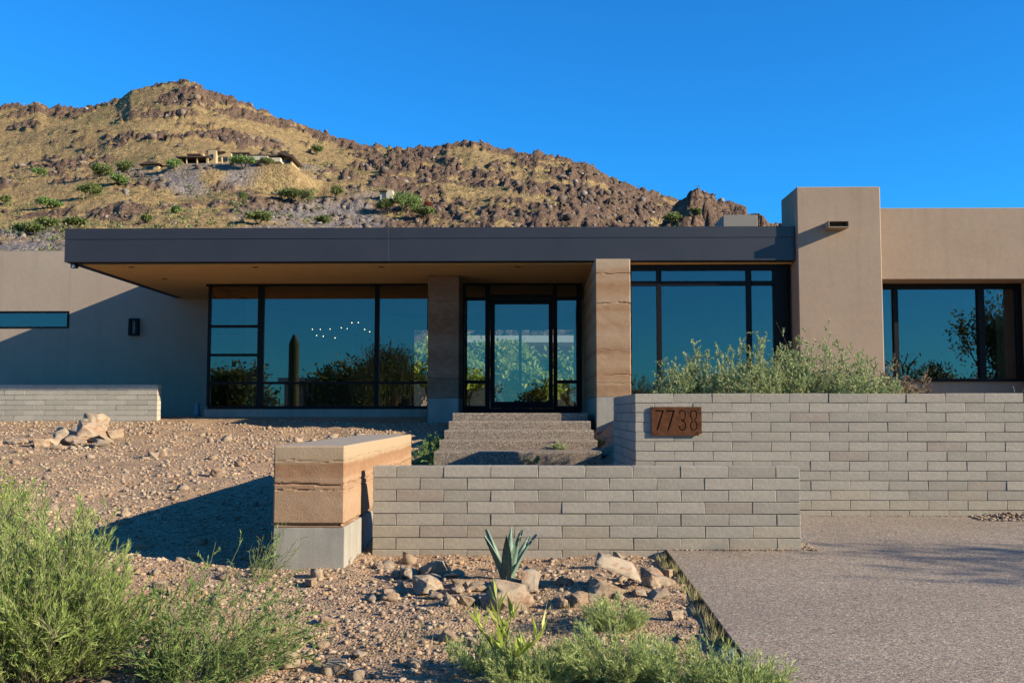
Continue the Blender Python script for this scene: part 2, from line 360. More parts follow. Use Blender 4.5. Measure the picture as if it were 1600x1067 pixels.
# ------------------------------------------------------------------ block walls
def block_mesh(L, T, H, seed, mat):
    r = random.Random(seed); m = MB(); m.box(-L / 2, L / 2, -T / 2, T / 2, -H / 2, H / 2, .0035)
    m.v = [(x + r.uniform(-.0018, .0018), y + r.uniform(-.0018, .0018), z + r.uniform(-.0018, .0018)) for x, y, z in m.v]
    me = bpy.data.meshes.new('block'); me.from_pydata(m.v, [], m.f); me.materials.append(mat); return me
BL, BH, BT, JT = .4064, .1016, .2, .0062
_bm = {}
def bmesh_for(L, mat, k):
    key = (round(L, 3), mat.name, k)
    if key not in _bm: _bm[key] = block_mesh(L - JT * .7, BT, BH - JT, hash(key[0]) + k * 7 + 1, mat)
    return _bm[key]
def lay(wall, mat, x0, x1, yc, ztop, n, axis='x', skip=None, start=0, rs=None, stain=99):
    """courses of blocks between x0 and x1, running bond, from the top course down"""
    rs = rs or random.Random(5); O = wall.location
    for c in range(n):
        z = ztop - BH * (c + .5); p0, p1, off = skip(c) if skip else (x0, x1, (c + start) % 2)
        p = p0; first = True
        while p < p1 - .03:
            L = BL if not (first and off) else BL / 2
            if p1 - (p + L) < .09: L = p1 - p
            L = min(L, p1 - p); first = False
            me = bmesh_for(L, BLOCKS if mat is BLOCK and (c >= stain + 1 or (c == stain and rs.random() < .45)) else mat, rs.randrange(4))
            pos = Vector((p + L / 2, yc, z)) if axis == 'x' else Vector((yc, p + L / 2, z))
            b = link('block', me, wall, pos - O + Vector((rs.uniform(-.001, .001), rs.uniform(-.003, .003), rs.uniform(-.0015, .0015))))
            b.rotation_euler = (0, 0, (math.pi / 2 if axis == 'y' else 0) + rs.uniform(-.003, .003))
            p += L
FWY = 8.85
fz = za(728, FWY); fx0 = xa(582, FWY, 800); fx1 = fx0 + 9 * BL
fw = thing('low_block_wall', 'low grey concrete block wall in front of the entry steps', 'wall', (fx0, FWY + .1, fz - 9 * BH))
lay(fw, BLOCK, fx0, fx1, FWY + BT / 2, fz, 9, start=1, rs=random.Random(3), stain=5)
MB().box(fx0 + .008, fx1 - .008, FWY + .008, FWY + BT - .008, fz - 9 * BH - .1, fz - .010).build('mortar', MORTAR, fw)

SWY = 10.85
sz = za(614.5, SWY); sx0 = xa(992.5, SWY, 660); sx1 = sx0 + 14.5 * BL; sy1 = SWY + 7 * BL
nw = thing('sign_block_wall', 'tall grey block wall carrying the rusty number plate, shrubs above it', 'wall', (sx0, SWY, sz - 14 * BH))
lay(nw, BLOCK, 0, 0, SWY + BT / 2, sz, 14, skip=lambda c: (sx0 + (BL / 2 if c % 2 else 0), sx1, 0), rs=random.Random(8), stain=10)
lay(nw, BLOCK, 0, 0, sx0 + BT / 2, sz, 11, 'y', skip=lambda c: (SWY + (0 if c % 2 else BL / 2), sy1, 0), rs=random.Random(9))
m = MB(); m.box(sx0 + .008, sx1, SWY + .008, SWY + BT - .008, sz - 14 * BH - .1, sz - .010); m.box(sx0 + .012, sx0 + BT - .008, SWY + BT - .012, sy1 - .008, sz - 12 * BH, sz - .0102); m.build('mortar', MORTAR, nw)

LWY = 20.1
lz = za(600.5, LWY); lx1 = xa(246, LWY, 620)
lw = thing('pale_block_wall', 'low pale block wall standing before the shaded stucco on the left', 'wall', (lx1, LWY, lz - 9 * BH))
lay(lw, BLOCKP, lx1 - 12 * BL, lx1, LWY + BT / 2, lz, 9, start=0, rs=random.Random(12))
MB().box(lx1 - 12 * BL, lx1 - .008, LWY + .008, LWY + BT - .008, lz - 9 * BH, lz - .010).build('mortar', MORTAR, lw)

# ------------------------------------------------------------------ house number plate
def stroke(pts, w):
    P = [Vector((a, b)) for a, b in pts]; Lf, Rt = [], []
    for i, p in enumerate(P):
        d = (P[min(i + 1, len(P) - 1)] - P[max(i - 1, 0)]).normalized(); n = Vector((-d.y, d.x))
        k = 1.0
        if 0 < i < len(P) - 1:
            d1 = (P[i] - P[i - 1]).normalized(); c = d.dot(d1); k = 1 / max(c, .5)
        Lf.append(p + n * w / 2 * k); Rt.append(p - n * w / 2 * k)
    return Lf + Rt[::-1]
def arc(cx, cy, rx, ry, a0, a1, n=9):
    return [(cx + rx * math.cos(math.radians(a0 + (a1 - a0) * i / n)), cy + ry * math.sin(math.radians(a0 + (a1 - a0) * i / n))) for i in range(n + 1)]
PY = SWY - .022
q0 = at(1018, 635.5, PY); q1 = at(1096.5, 680.5, PY); PW = q1.x - q0.x; PH = q0.z - q1.z
def sp(a, b): return (a / 1190 * PW, PH - b / 690 * PH)          # plate pixels measured in the photograph
holes = []
for ox in (0, 262):
    holes.append([Vector(sp(a + ox, b)) for a, b in ((88, 80), (288, 80), (288, 104), (142, 562), (108, 562), (248, 110), (88, 110))])
g = lambda l: [sp(a, b) for a, b in l]
holes.append(stroke(g([(665, 165), (675, 115), (705, 88), (745, 85), (785, 105), (802, 160), (800, 235), (785, 290), (750, 318), (705, 322)]), .0105))
holes.append(stroke(g([(722, 336), (765, 345), (795, 385), (806, 440), (800, 505), (775, 545), (735, 560), (695, 550), (668, 515), (655, 460)]), .0105))
holes.append(stroke(g([(985, 86), (950, 105), (930, 155), (932, 230), (950, 285), (985, 316)]), .0105))
holes.append(stroke(g([(1010, 86), (1050, 105), (1072, 155), (1070, 230), (1050, 285), (1015, 316)]), .0105))
holes.append(stroke(g([(985, 336), (950, 365), (928, 420), (930, 490), (950, 535), (985, 560)]), .0105))
holes.append(stroke(g([(1015, 336), (1052, 365), (1076, 420), (1074, 490), (1052, 535), (1015, 560)]), .0105))
cu = bpy.data.curves.new('plate', 'CURVE'); cu.dimensions = '2D'; cu.fill_mode = 'BOTH'; cu.extrude = .003
for poly in [[(0, .0), (PW * .945, 0), (PW * .955, .018), (PW, .02), (PW, PH), (0, PH)]] + holes:
    s_ = cu.splines.new('POLY'); s_.points.add(len(poly) - 1); s_.use_cyclic_u = True
    for p_, v_ in zip(s_.points, poly): p_.co = (v_[0], v_[1], 0, 1)
tmp = bpy.data.objects.new('tmp', cu); COL.objects.link(tmp)
dg = bpy.context.evaluated_depsgraph_get(); pm = bpy.data.meshes.new_from_object(tmp.evaluated_get(dg)); bpy.data.objects.remove(tmp)
pm.materials.clear(); pm.materials.append(RUST)
sign = thing('number_plate', 'rusted steel house number plate reading 7738 on the block wall', 'sign', (q0.x, PY, q1.z))
po = link('plate', pm, sign, (0, 0, 0)); po.rotation_euler = (math.pi / 2, 0, 0)
m = MB(); m.box(q0.x + .004, q1.x - .02, PY + .0125, PY + .0165, q1.z + .022, q0.z - .004); m.build('shade_backing', m_plain('painted_digit_shade', (.035, .018, .012), .9, .1), sign)  # added dark sheet: its colour paints the wall's shade seen through the digits
for a, b in ((.04, .93), (.95, .93), (.04, .09), (.93, .12)):
    MB().tube([(q0.x + a * PW, PY - .007, q1.z + b * PH), (q0.x + a * PW, PY + .021, q1.z + b * PH)], .006, 8).build('bolt', RUST, sign)
m = MB(); zr = q1.z + .03
for a, b, c, d in ((q0.x, q1.x, q0.z - .012, q0.z), (q0.x, q0.x + .012, q1.z, q0.z - .012)): m.box(a, b, PY - .001, PY + .0205, c, d)
m.build('return_edge', RUST, sign)

# ------------------------------------------------------------------ rammed earth pieces
def rammed(x0, x1, y0, y1, z0, z1, cracks, step_front=.022, step_side=.06, seed=1):
    """continuous skin with real crack grooves and slightly uneven lifts"""
    r = np.random.default_rng(seed); per = []
    def seg(a, b, st):
        n = max(2, int(math.hypot(b[0] - a[0], b[1] - a[1]) / st)); return [(a[0] + (b[0] - a[0]) * i / n, a[1] + (b[1] - a[1]) * i / n) for i in range(n)]
    c = .012
    cs = [((x0 + c, y0), (x1 - c, y0), (0, -1), step_front), ((x1, y0 + c), (x1, y1 - c), (1, 0), step_side), ((x1 - c, y1), (x0 + c, y1), (0, 1), .15), ((x0, y1 - c), (x0, y0 + c), (-1, 0), step_side)]
    pts, nor = [], []
    for a, b, n, st in cs:
        q = seg(a, b, st) + [b]; pts += q; nor += [n] * len(q)
    pts = np.array(pts); nor = np.array(nor, float); m_ = len(pts); zs = np.arange(z0, z1, .012); zs = np.append(zs, [z1 - .012, z1])
    zs = np.unique(np.clip(zs, z0, z1)); s = np.arange(m_)
    arcl = np.concatenate([[0], np.cumsum(np.hypot(*np.diff(pts, axis=0).T))])
    A, Zg = np.meshgrid(arcl, zs); D = (fbm(A * 6 + seed * 9, Zg * 9, 3) - .5) * .006 + (fbm(A * 1.2, Zg * 9 + seed, 2) - .5) * .004
    for zc, amp, wid, dep in cracks:
        line = zc + (fbm(A * 5 + zc * 37, A * 0 + seed, 4) - .5) * amp
        t = np.abs(Zg - line); on = sm(.22, .42, fbm(A * 4 + zc * 91, A * 0 + 3.3, 2)) if wid < .02 else 1
        D = D - dep * on * (1 - sm(wid * .25, wid, t))
    D = np.where(Zg > z1 - .006, D - .010, D)
    P = np.stack([pts[None, :, 0] + nor[None, :, 0] * D, pts[None, :, 1] + nor[None, :, 1] * D, Zg], -1).reshape(-1, 3)
    n_ = len(zs); i = np.arange(n_ - 1)[:, None] * m_ + s[None]; j = np.arange(n_ - 1)[:, None] * m_ + ((s + 1) % m_)[None]
    F = np.stack([i, j, j + m_, i + m_], -1).reshape(-1, 4); fl = [tuple(f) for f in F.tolist()] + [tuple(range((n_ - 1) * m_, n_ * m_))]
    return P, fl
def rammed_obj(name, parent, *a, mat=None, **k):
    mat = mat or RAM
    P, fl = rammed(*a, **k); L = origin(parent); me = bpy.data.meshes.new(name); me.from_pydata((P - np.array(L)[None]).tolist(), [], fl); me.materials.append(mat)
    if name == 'rammed_earth': me.materials.append(CONCP); me.polygons[len(me.polygons) - 1].material_index = 1
    return link(name, me, parent)
BY0, BY1 = 8.1, 12.6
_bz = float(gz(-1.7, 8.1)) - .1; _ba, _bb = za(824, BY0) - _bz, za(696.5, BY0) - _bz
RAM = m_rammed('rammed_earth', _ba, _bb, [(0, (.25, .145, .08)), (.03, (.37, .235, .14)), (.34, (.395, .255, .155)), (.50, (.35, .21, .12)), (.58, (.40, .25, .15)), (.63, (.33, .185, .10)), (.76, (.29, .155, .08)), (.80, (.37, .255, .155)), (.87, (.41, .30, .19)), (1, (.42, .31, .20))], .04)
bx0 = xa(427, BY0, 760); bx1 = xa(538.5, BY0, 760); bzt = za(696.5, BY0); bzj = za(824, BY0)
bench = thing('rammed_earth_bench_wall', 'long rammed earth block on a concrete footing left of the low wall', 'garden wall', (bx0, BY0, float(gz(-1.7, 8.1)) - .1))
rammed_obj('rammed_earth', bench, bx0, bx1, BY0, BY1, bzj, bzt, [(za(757, BY0), .07, .009, .022), (za(768, BY0), .05, .006, .014), (bzj + .012, .02, .016, .03), (za(720, BY0), .05, .006, .006)], seed=2, step_side=.03)
MB().box(bx0 + .004, bx1 + .006, BY0 + .003, BY1, bzj - 1.2, bzj - .001, .008).build('concrete_footing', CONC, bench)

# ------------------------------------------------------------------ entry steps
steps = thing('entry_steps', 'five wide exposed aggregate steps climbing to the front door', 'steps', (-.19, 14.18, -.68))
X0, X1, D1, TR, RI = xa(678, 14.18, 700), xa(940, 14.18, 700), 14.18, .83, .1333
for i in range(5):
    zt = -.523 + RI * i; y0 = D1 + TR * i; y1 = y0 + TR + .05 if i < 4 else 21.1
    m = MB(); r_ = .022; poly = [(y0, zt - RI - .12), (y0, zt - r_)] + [(y0 + r_ - r_ * math.cos(a), zt - r_ + r_ * math.sin(a)) for a in (.4, .8, 1.2)] + [(y0 + r_, zt), (y1, zt), (y1, zt - RI - .12)]
    m.prism(poly, 'x', X0 + .001 * i, X1 - .001 * i); m.build('step', AGGS, steps)

# ------------------------------------------------------------------ modern house
DF = 18.2; DG = 21.15; DW = 23.9; TF = 18.08; DA = 18.55; WF = 19.0; WB = 19.65
H = thing('modern_house', 'low modern desert house with charcoal roof canopy, stucco walls and large windows', 'house', (0, DF, -.05))
zs_ = 2.70; zft = za(355, DF); cx0 = xa(101, DF, 380); tx0 = xa(1247.5, TF, 450); tx1 = xa(1379, TF, 450)
# canopy
can = MB().box(cx0 + .06, tx0 - .004, DF + .055, 28.3, zs_ + .03, zft - .03).build('canopy_roof', FASCIA, H)
seams = [cx0, xa(607, DF, 380), xa(1115, DF, 380), tx0 - .004]; zmid = za(372, DF); zb = za(407.5, DF)
for a, b in zip(seams[:-1], seams[1:]):
    MB().box(a + .0006, b - .0006, DF, DF + .05, zmid + .002, zft, .001).build('fascia_panel', FASCIA, can)
    MB().box(a + .0006, b - .0006, DF + .008, DF + .05, zb, zmid - .002, .001).build('fascia_panel', FASCIA, can)
for a, b in ((DF + .05, 24), ):
    MB().box(cx0, cx0 + .05, a + .002, b, zb, zft, .003).build('fascia_panel', FASCIA, can)
MB().box(cx0 + .06, tx0 - .01, DF + .056, DF + .2, zb - .012, zs_ + .029).build('edge_beam', DARK, can)
MB().box(cx0 + .052, cx0 + .26, DF + .201, DW, zb - .012, zs_ + .029).build('edge_beam', DARK, can)
MB().box(cx0 + .262, tx0 - .012, DF + .202, 28.25, zs_ - .0, zs_ + .029).build('soffit', SOFFIT, can)
for px, py in ((206, 417.5), (399, 417.5), (596, 417.5), (809, 417), (257, 436)):
    d = ray(px, py); Y = zs_ / (d.z / d.y); x = d.x / d.y * Y
    MB().tube([(x, Y, zs_ + .01), (x, Y, zs_ - .006)], .055, 16).build('downlight', DARK, can)
# left wing wall
zw = za(390, DW); sw = [xa(-90, DW), xa(108, DW, 498), za(485, DW), za(511.5, DW)]
m = MB(); xr = -6.45; xl = -24
sxl, sxr, szt, szb = sw[0] - 1.5, sw[1], sw[2], sw[3]
m = MB(); m.box(xl, sxl, DW, DW + .3, -.6, zw); m.box(sxr, sxr + .004, DW + .012, DW + .3, -.6, zw - .002)
m.box(sxr + .004, xr, DW, DW + .3, -.6, zw); m.box(sxl, sxr, DW, DW + .3, szt, zw - .0); m.box(sxl, sxr, DW, DW + .3, -.6, szb); m.box(xl, xr, DW + .301, 32, zw - .2, zw - .01)
wl = m.build('stucco_wall', STUCCO_L, H)
wn_ = MB(); fr = .035
wn_.box(sxl, sxr, DW - .012, DW + .12, szt - fr, szt + .004); wn_.box(sxl, sxr, DW - .012, DW + .12, szb - .004, szb + fr); wn_.box(sxr - fr * 1.3, sxr + .005, DW - .013, DW + .12, szb + fr, szt - fr)
slot = wn_.build('window', BLACK, H)
MB().box(sxl, sxr - fr * 1.3, DW + .05, DW + .06, szb + fr, szt - fr).build('pane', GLASS, slot)
MB().box(xl + .1, xr - .1, 28, 28.1, -.1, zw - .3).build('interior_wall', INNER, H)

# left glazed room and entry: frame bars and panes on the plane DG
def glazed(name, Y, rects, bars, d0=.0, d1=.12, parent=H, fmat=BLACK):
    m = MB()
    for k, (a, b, c, d) in enumerate(bars):     # px, px, py top, py bottom
        m.box(xa(a, Y, (c + d) / 2), xa(b, Y, (c + d) / 2), Y - d0 - .0007 * (k % 5), Y + d1 + .0007 * (k % 5), za(d, Y), za(c, Y))
    w = m.build(name, fmat, parent)
    for a, b, c, d in rects:
        MB().box(xa(a, Y, (c + d) / 2), xa(b, Y, (c + d) / 2), Y + .045, Y + .057, za(d, Y), za(c, Y)).build('pane', GLASS, w)
    return w
T0 = 440; B0 = 639
glazed('window', DG, [(327.5, 402, 446, 507), (327.5, 402, 511, 552), (327.5, 402, 556, 596), (327.5, 402, 600, 634), (411, 585, 446, 596), (411, 585, 600, 634), (592, 667, 446, 596), (592, 667, 600, 634)],
       [(322, 668, 441, 446), (324, 668, 634, 639), (324, 327.5, 446, 634), (402, 411, 446, 634), (585, 592, 446, 634), (327.5, 402, 507, 511), (327.5, 402, 552, 556), (327.5, 402, 596, 600), (411, 585, 596, 599.5), (592, 668, 596, 599.5)])
MB().box(xa(322, DG), xa(668, DG), DG - .08, DG + .2, -.5, za(639.2, DG)).build('concrete_plinth', CONC, H)
sg = MB(); xg = xa(324, DG)
for y0, y1, z0, z1 in ((DG + .13, DW, za(446, DG), za(441, DG)), (DG + .13, DW, za(639, DG), za(634, DG)), (22.4, 22.48, za(634, DG), za(446, DG))): sg.box(xg, xg + .05, y0, y1, z0, z1)
sgo = sg.build('window', BLACK, H); MB().box(xg + .02, xg + .03, DG + .13, DW, za(634, DG), za(446, DG)).build('pane', GLASS, sgo)
# entry screen: sidelights, transom and door
glazed('window', DG, [(726, 758, 469, 594), (726, 758, 599, 634), (871, 901, 469, 594), (871, 901, 599, 634), (726, 762, 446, 464), (766, 866, 446, 460), (870, 901, 446, 464)],
       [(717, 909, 441, 446), (717, 726, 446, 640), (901, 909, 446, 640), (758, 765.5, 446, 640), (864.5, 871, 446, 640), (726, 758, 464, 469), (871, 901, 464, 469), (765.5, 864.5, 460, 466.5), (726, 758, 594, 599), (871, 901, 594, 599), (726, 758, 634, 640), (871, 901, 634, 640), (717, 909, 640, 646.5), (765.5, 864.5, 638.2, 640)])
door = glazed('door', DG - .02, [(773, 857.5, 475, 627.5)], [(766, 864, 467, 475), (766, 864, 627.5, 638), (766, 773, 475, 627.5), (857.5, 864, 475, 627.5)], 0, .07)
xh = xa(768.5, DG - .06, 560)
m = MB(); m.tube([(xh, DG - .09, za(520, DG)), (xh, DG - .09, za(590, DG))], .014, 8)
for py in (528, 582): m.tube([(xh, DG - .09, za(py, DG)), (xh, DG - .02, za(py, DG))], .009, 6)
m.build('handle', BLACK, door)
# columns
rc0, rc1 = xa(931, 17.3, 520), xa(985.5, 17.3, 520); rct = za(405, 17.3); rcj = za(619.5, 17.3)
COLST = [(p_, (a_ * .95, b_ * .88, c_ * .80)) for p_, (a_, b_, c_) in [(0, (.40, .27, .165)), (.06, (.33, .205, .12)), (.10, (.43, .30, .19)), (.17, (.36, .22, .13)), (.22, (.44, .31, .20)), (.30, (.42, .29, .185)), (.33, (.30, .175, .10)), (.37, (.40, .275, .18)), (.45, (.45, .33, .225)), (.52, (.38, .245, .15)), (.58, (.43, .31, .205)), (.64, (.36, .215, .125)), (.70, (.46, .335, .23)), (.76, (.40, .26, .16)), (.82, (.35, .21, .12)), (.86, (.44, .32, .215)), (.92, (.38, .25, .155)), (.955, (.46, .36, .26)), (1, (.48, .385, .285))]]
colR = rammed_obj('rammed_earth_column', H, rc0, rc1, 17.3, 21.12, rcj, rct,
                  [(za(428, 17.3), .05, .012, .016), (za(474, 17.3), .06, .013, .018), (za(586, 17.3), .05, .010, .010), (za(598, 17.3), .04, .010, .010), (za(547, 17.3), .05, .010, .005)], seed=4, mat=m_rammed('rammed_earth_column', .29 + .05, 2.6 + .05,
    COLST, .035))
MB().box(rc0 + .002, rc1 - .002, 17.302, 21.12, -.6, rcj - .004, .008).build('column_base', CONC, colR)
lc0, lc1 = xa(668.5, 19.9, 530), xa(717, 19.9, 530); lcj = za(622, 19.9)
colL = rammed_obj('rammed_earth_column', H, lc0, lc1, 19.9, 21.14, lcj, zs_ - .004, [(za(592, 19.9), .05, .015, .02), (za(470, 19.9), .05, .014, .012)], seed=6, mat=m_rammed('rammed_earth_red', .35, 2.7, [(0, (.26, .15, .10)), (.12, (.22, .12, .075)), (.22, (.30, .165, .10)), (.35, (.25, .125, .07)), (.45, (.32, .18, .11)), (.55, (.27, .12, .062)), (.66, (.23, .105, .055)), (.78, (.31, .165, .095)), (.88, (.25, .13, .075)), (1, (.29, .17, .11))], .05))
MB().box(lc0 + .002, lc1 - .002, 19.902, 21.14, -.6, lcj - .004, .008).build('column_base', CONC, colL)
# right window under the canopy
ax0 = rc1 + .005
bars = [(983, 1232, 414.5, 423), (1027, 1034, 423, 640), (1168, 1175, 423, 640), (1210, 1231.5, 423, 640), (983, 1027, 440, 446.5), (1034, 1168, 440, 446.5), (1175, 1210, 440, 446.5), (983, 987, 423, 640), (987, 1210, 636, 642)]
glazed('window', DA, [(987, 1027, 423, 440), (1034, 1168, 423, 440), (1175, 1210, 423, 440), (987, 1027, 446.5, 636), (1034, 1168, 446.5, 636), (1175, 1210, 446.5, 636)], bars, .02, .1)
MB().box(rc1, tx0 + .3, DA + .0, DA + .25, -.6, za(642, DA)).build('concrete_plinth', CONC, H)
# tower
m = MB(); tzt = za(294, TF); m.box(tx0, tx1, TF, TF + 1.12, -.8, tzt, .015); tw = m.build('stucco_tower', STUCCO, H)
sx_, sx2 = xa(1295, TF - .28, 352), xa(1327, TF - .28, 352); sza, szb2 = za(346.5, TF - .28), za(357, TF - .28)
m = MB(); t_ = .012
m.box(sx_, sx2, TF - .28, TF + .02, sza - t_, sza); m.box(sx_, sx2, TF - .28, TF + .02, szb2, szb2 + t_); m.box(sx_, sx_ + t_, TF - .28, TF + .02, szb2 + t_, sza - t_); m.box(sx2 - t_, sx2, TF - .28, TF + .02, szb2 + t_, sza - t_)
m.build('roof_scupper', m_plain('tan_metal', (.34, .26, .19), .7, .3), tw)
# right wing
wz = za(325, WF, 1450); wx0 = tx1 - .05; wx1 = xa(1597.5, WB, 520); whead = za(436.5, WF, 1450); far = 18
m = MB(); m.box(wx0, far, WF, WF + .3, whead, wz, .01); m.box(wx1, far, WF, WF + 1.0, -.8, whead - .001); m.box(wx0, wx1 - .002, WB + .03, WB + .3, -.8, za(596, WB, 1500)); m.box(wx0, far, WF + .302, 28.3, wz - .25, wz - .02)
m.box(wx0, wx1 - .002, WF + .302, WB + .3, whead, whead + .1)
m.build('stucco_wall', STUCCO, H)
wB = glazed('window', WB, [(1372, 1397, 453, 592), (1404, 1529.5, 453, 592), (1539, 1590, 453, 592)], [(1366, 1600, 443, 453), (1397, 1404, 453, 592), (1529.5, 1539, 453, 592), (1590, 1599, 453, 592), (1366, 1600, 592, 596.5), (1366, 1372, 453, 592)], .02, .1)
cur = MB(); cxa, cxb = xa(1556, WB + .35, 520), xa(1600, WB + .35, 520); n = 60
pts = [(cxa + (cxb - cxa + .4) * i / n, WB + .35 + .035 * math.sin(i * 1.3) + .01 * math.sin(i * .47)) for i in range(n + 1)]
cz0, cz1 = za(594, WB), za(446, WB)
cur.add([(x, y, cz0) for x, y in pts] + [(x, y, cz1) for x, y in pts] + [(x, y + .006, cz0) for x, y in pts] + [(x, y + .006, cz1) for x, y in pts], [(i, i + 1, n + 2 + i, n + 1 + i) for i in range(n)] + [(2 * n + 2 + i, 3 * n + 3 + i, 3 * n + 4 + i, 2 * n + 3 + i) for i in range(n)])
tag(cur.build('curtain', m_plain('linen', (.45, .41, .34), .9, .1, 0, .08, 6, .1), None, True), 'pale linen curtain drawn to the right side behind the right window', 'curtain')
# shell, floor and roofs
MB().box(xr - .1, tx0 + .2, DG + .06, 28, -.12, .012).build('interior_floor', INFLOOR, H)
MB().box(tx0 - 2.99, far, DA + .26, 28, -.14, .008).build('interior_floor', INFLOOR, H)
ox0, ox1, oz = -3.3, 1.25, 2.3
m = MB(); m.box(-6.6, ox0, 28, 28.2, -.1, zs_ - .01); m.box(ox1, far, 28, 28.2, -.1, wz - .02); m.box(ox0, ox1, 28, 28.2, oz, zs_ - .01); m.box(1.2, 1.5, 21.2, 27.99, .02, zs_ - .01); m.box(far - .2, far, WF + 1.01, 27.99, -.1, wz - .3); m.box(tx0 + .02, tx0 + .22, TF + 1.13, 27.98, .01, wz - .3)
m.box(-6.6, -6.45, DW + .31, 27.98, .01, zs_ - .01)
m.build('interior_wall', INNER, H)
MB().box(tx0 + .3, far - .3, WF + .31, 27.9, wz - .35, wz - .26).build('ceiling', INNER, H)
rw = MB().box(ox0, ox1, 28.04, 28.13, .013, .08).build('rear_window', BLACK, H)
for x in (ox0 + .04, -1.8, -.3, ox1 - .04): MB().box(x - .04, x + .04, 28.05, 28.12, .081, oz).build('mullion', BLACK, rw)
# roof box behind the parapet
p0, p1 = at(1130, 336, 25), at(1184, 354, 25)
tag(MB().box(p0.x, p1.x, 25, 26.2, zft - .08, p0.z, .01).build('roof_box', m_plain('grey_tan_metal', (.22, .20, .17), .7, .3, 0, .06, 3, .03)), 'plain grey tan equipment box on the roof by the rock outcrop', 'roof unit')

# ------------------------------------------------------------------ small fittings on the house
lp0, lp1 = at(201, 497.5, DW - .12), at(215, 524, DW - .12)
lamp = thing('wall_lamp', 'black rectangular wall lamp on the shaded stucco', 'wall lamp', (lp0.x, DW, lp1.z))
m = MB(); w_ = lp1.x - lp0.x; m.box(lp0.x, lp1.x, DW - .03, DW - .002, lp1.z, lp0.z)
for a, b, c, d in ((lp0.x, lp0.x + w_ * .28, lp1.z, lp0.z), (lp1.x - w_ * .28, lp1.x, lp1.z, lp0.z), (lp0.x + w_ * .28, lp1.x - w_ * .28, lp0.z - .05, lp0.z), (lp0.x + w_ * .28, lp1.x - w_ * .28, lp1.z, lp1.z + .05)): m.box(a, b, DW - .13, DW - .03, c, d)
m.build('housing', BLACK, lamp); MB().box(lp0.x + w_ * .29, lp1.x - w_ * .29, DW - .06, DW - .035, lp1.z + .05, lp0.z - .05).build('glass_panel', m_plain('frosted_glass', (.20, .20, .20), .4, .4), lamp)
sc = at(116, 411, DF + .12)
cm = thing('eave_floodlight', 'small black floodlight under the front corner of the canopy', 'light', (sc.x, DF + .12, zb))
MB().box(sc.x - .05, sc.x + .06, DF + .07, DF + .18, zb - .095, zb - .02, .012).build('housing', BLACK, cm); MB().tube([(sc.x, DF + .12, zb - .02), (sc.x, DF + .12, zb - .01)], .03, 8).build('bracket', BLACK, cm)
m = MB(); m.tube([(sc.x + .005, DF + .066, zb - .06), (sc.x + .005, DF + .071, zb - .06)], .03, 12); m.build('lens', m_plain('lens', (.35, .36, .38), .2, .5), cm)
bp = at(309, 639, 22.6)
m = MB(); m.tube([(bp.x, 22.6, -.06), (bp.x, 22.6, .0), (bp.x - .01, 22.6, .16), (bp.x + .005, 22.6, .24)], [.06, .065, .05, .03], 10)
tag(m.build('plastic_jug', m_plain('pale_blue_plastic', (.22, .30, .42), .4, .4), None, True), 'small pale blue plastic jug standing at the shaded wall base', 'jug')

# chandelier in the glazed room
CY = 23.2
bulbs = [(744, 492), (793, 492), (770, 530), (811, 535), (853, 491), (884, 545), (922, 483), (958, 488), (987, 452), (1027, 451), (1066, 493), (1097, 507)]
ch = thing('chandelier', 'branching chandelier with small round bulbs inside the left window', 'chandelier', (xa(540, CY), CY, 1.9))
wp = [at(300 + a * .253, 390 + b * .253, CY + .25 * math.sin(i * 2.1)) for i, (a, b) in enumerate(bulbs)]
GLOW = m_emit('bulb_glow', (1, .72, .4), 3.5)
hub = at(534, 508, CY)
m = MB(); m.tube([(hub.x, CY, zs_ - .01), (hub.x, CY, hub.z)], .008, 6)
for p in wp: m.tube([hub, p], .006, 5)
m.build('arms', BLACK, ch)
for p in wp: MB().sphere(p, .011).build('bulb', GLOW, ch, True)
DL = m_emit('downlight_glow', (1, .85, .6), 4.0)
# framed picture and sofa-dark furniture in the room
pa, pb = at(508, 520, 27.9), at(559, 574, 27.9)
pic = thing('framed_picture', 'large pale framed picture on the back wall of the glazed room', 'picture', (pa.x, 27.9, pb.z))
MB().box(pa.x, pb.x, 27.93, 27.99, pb.z, pa.z).build('frame', BLACK, pic); MB().box(pa.x + .05, pb.x - .05, 27.915, 27.93, pb.z + .05, pa.z - .05).build('canvas', m_plain('canvas', (.50, .56, .58), .8, .2, 0, .25, 2, 0), pic)
tb = thing('dining_table', 'dark dining table under the chandelier behind the glass', 'table', (xa(520, 23.2), 23.2, .01))
MB().box(-5.2, -3.2, 22.8, 23.7, .70, .75, .01).build('tabletop', DARK, tb)
for x in (-5.1, -3.3):
    for y in (22.9, 23.6): MB().box(x - .03, x + .03, y - .03, y + .03, .012, .70).build('leg', DARK, tb)

# ------------------------------------------------------------------ foliage tools
def unit(a): return a / np.maximum(np.linalg.norm(a, axis=-1, keepdims=True), 1e-9)
def leaf_mesh(name, P, D, L, Wd, mat, r, fold=.0):
    n = len(P); D = unit(D); R = r.normal(size=(n, 3)); Sd = unit(np.cross(D, R)); L = np.broadcast_to(L, (n,))[:, None]; Wd = np.broadcast_to(Wd, (n,))[:, None]
    nn = np.cross(D, Sd); mid = P + D * L * .45 + nn * L * fold
    if Wd.max() < .0185 and L.max() < .06:      # finest leaves: one slim triangle each
        return mesh_np(name, np.stack([P + Sd * Wd * .5, P + D * L + nn * L * fold, P - Sd * Wd * .5], 1).reshape(-1, 3), np.arange(3 * n).reshape(n, 3), mat)
    V = np.stack([P, mid + Sd * Wd * .5, P + D * L, mid - Sd * Wd * .5], 1).reshape(-1, 3); F = np.arange(4 * n).reshape(n, 4)
    return mesh_np(name, V, F, mat)
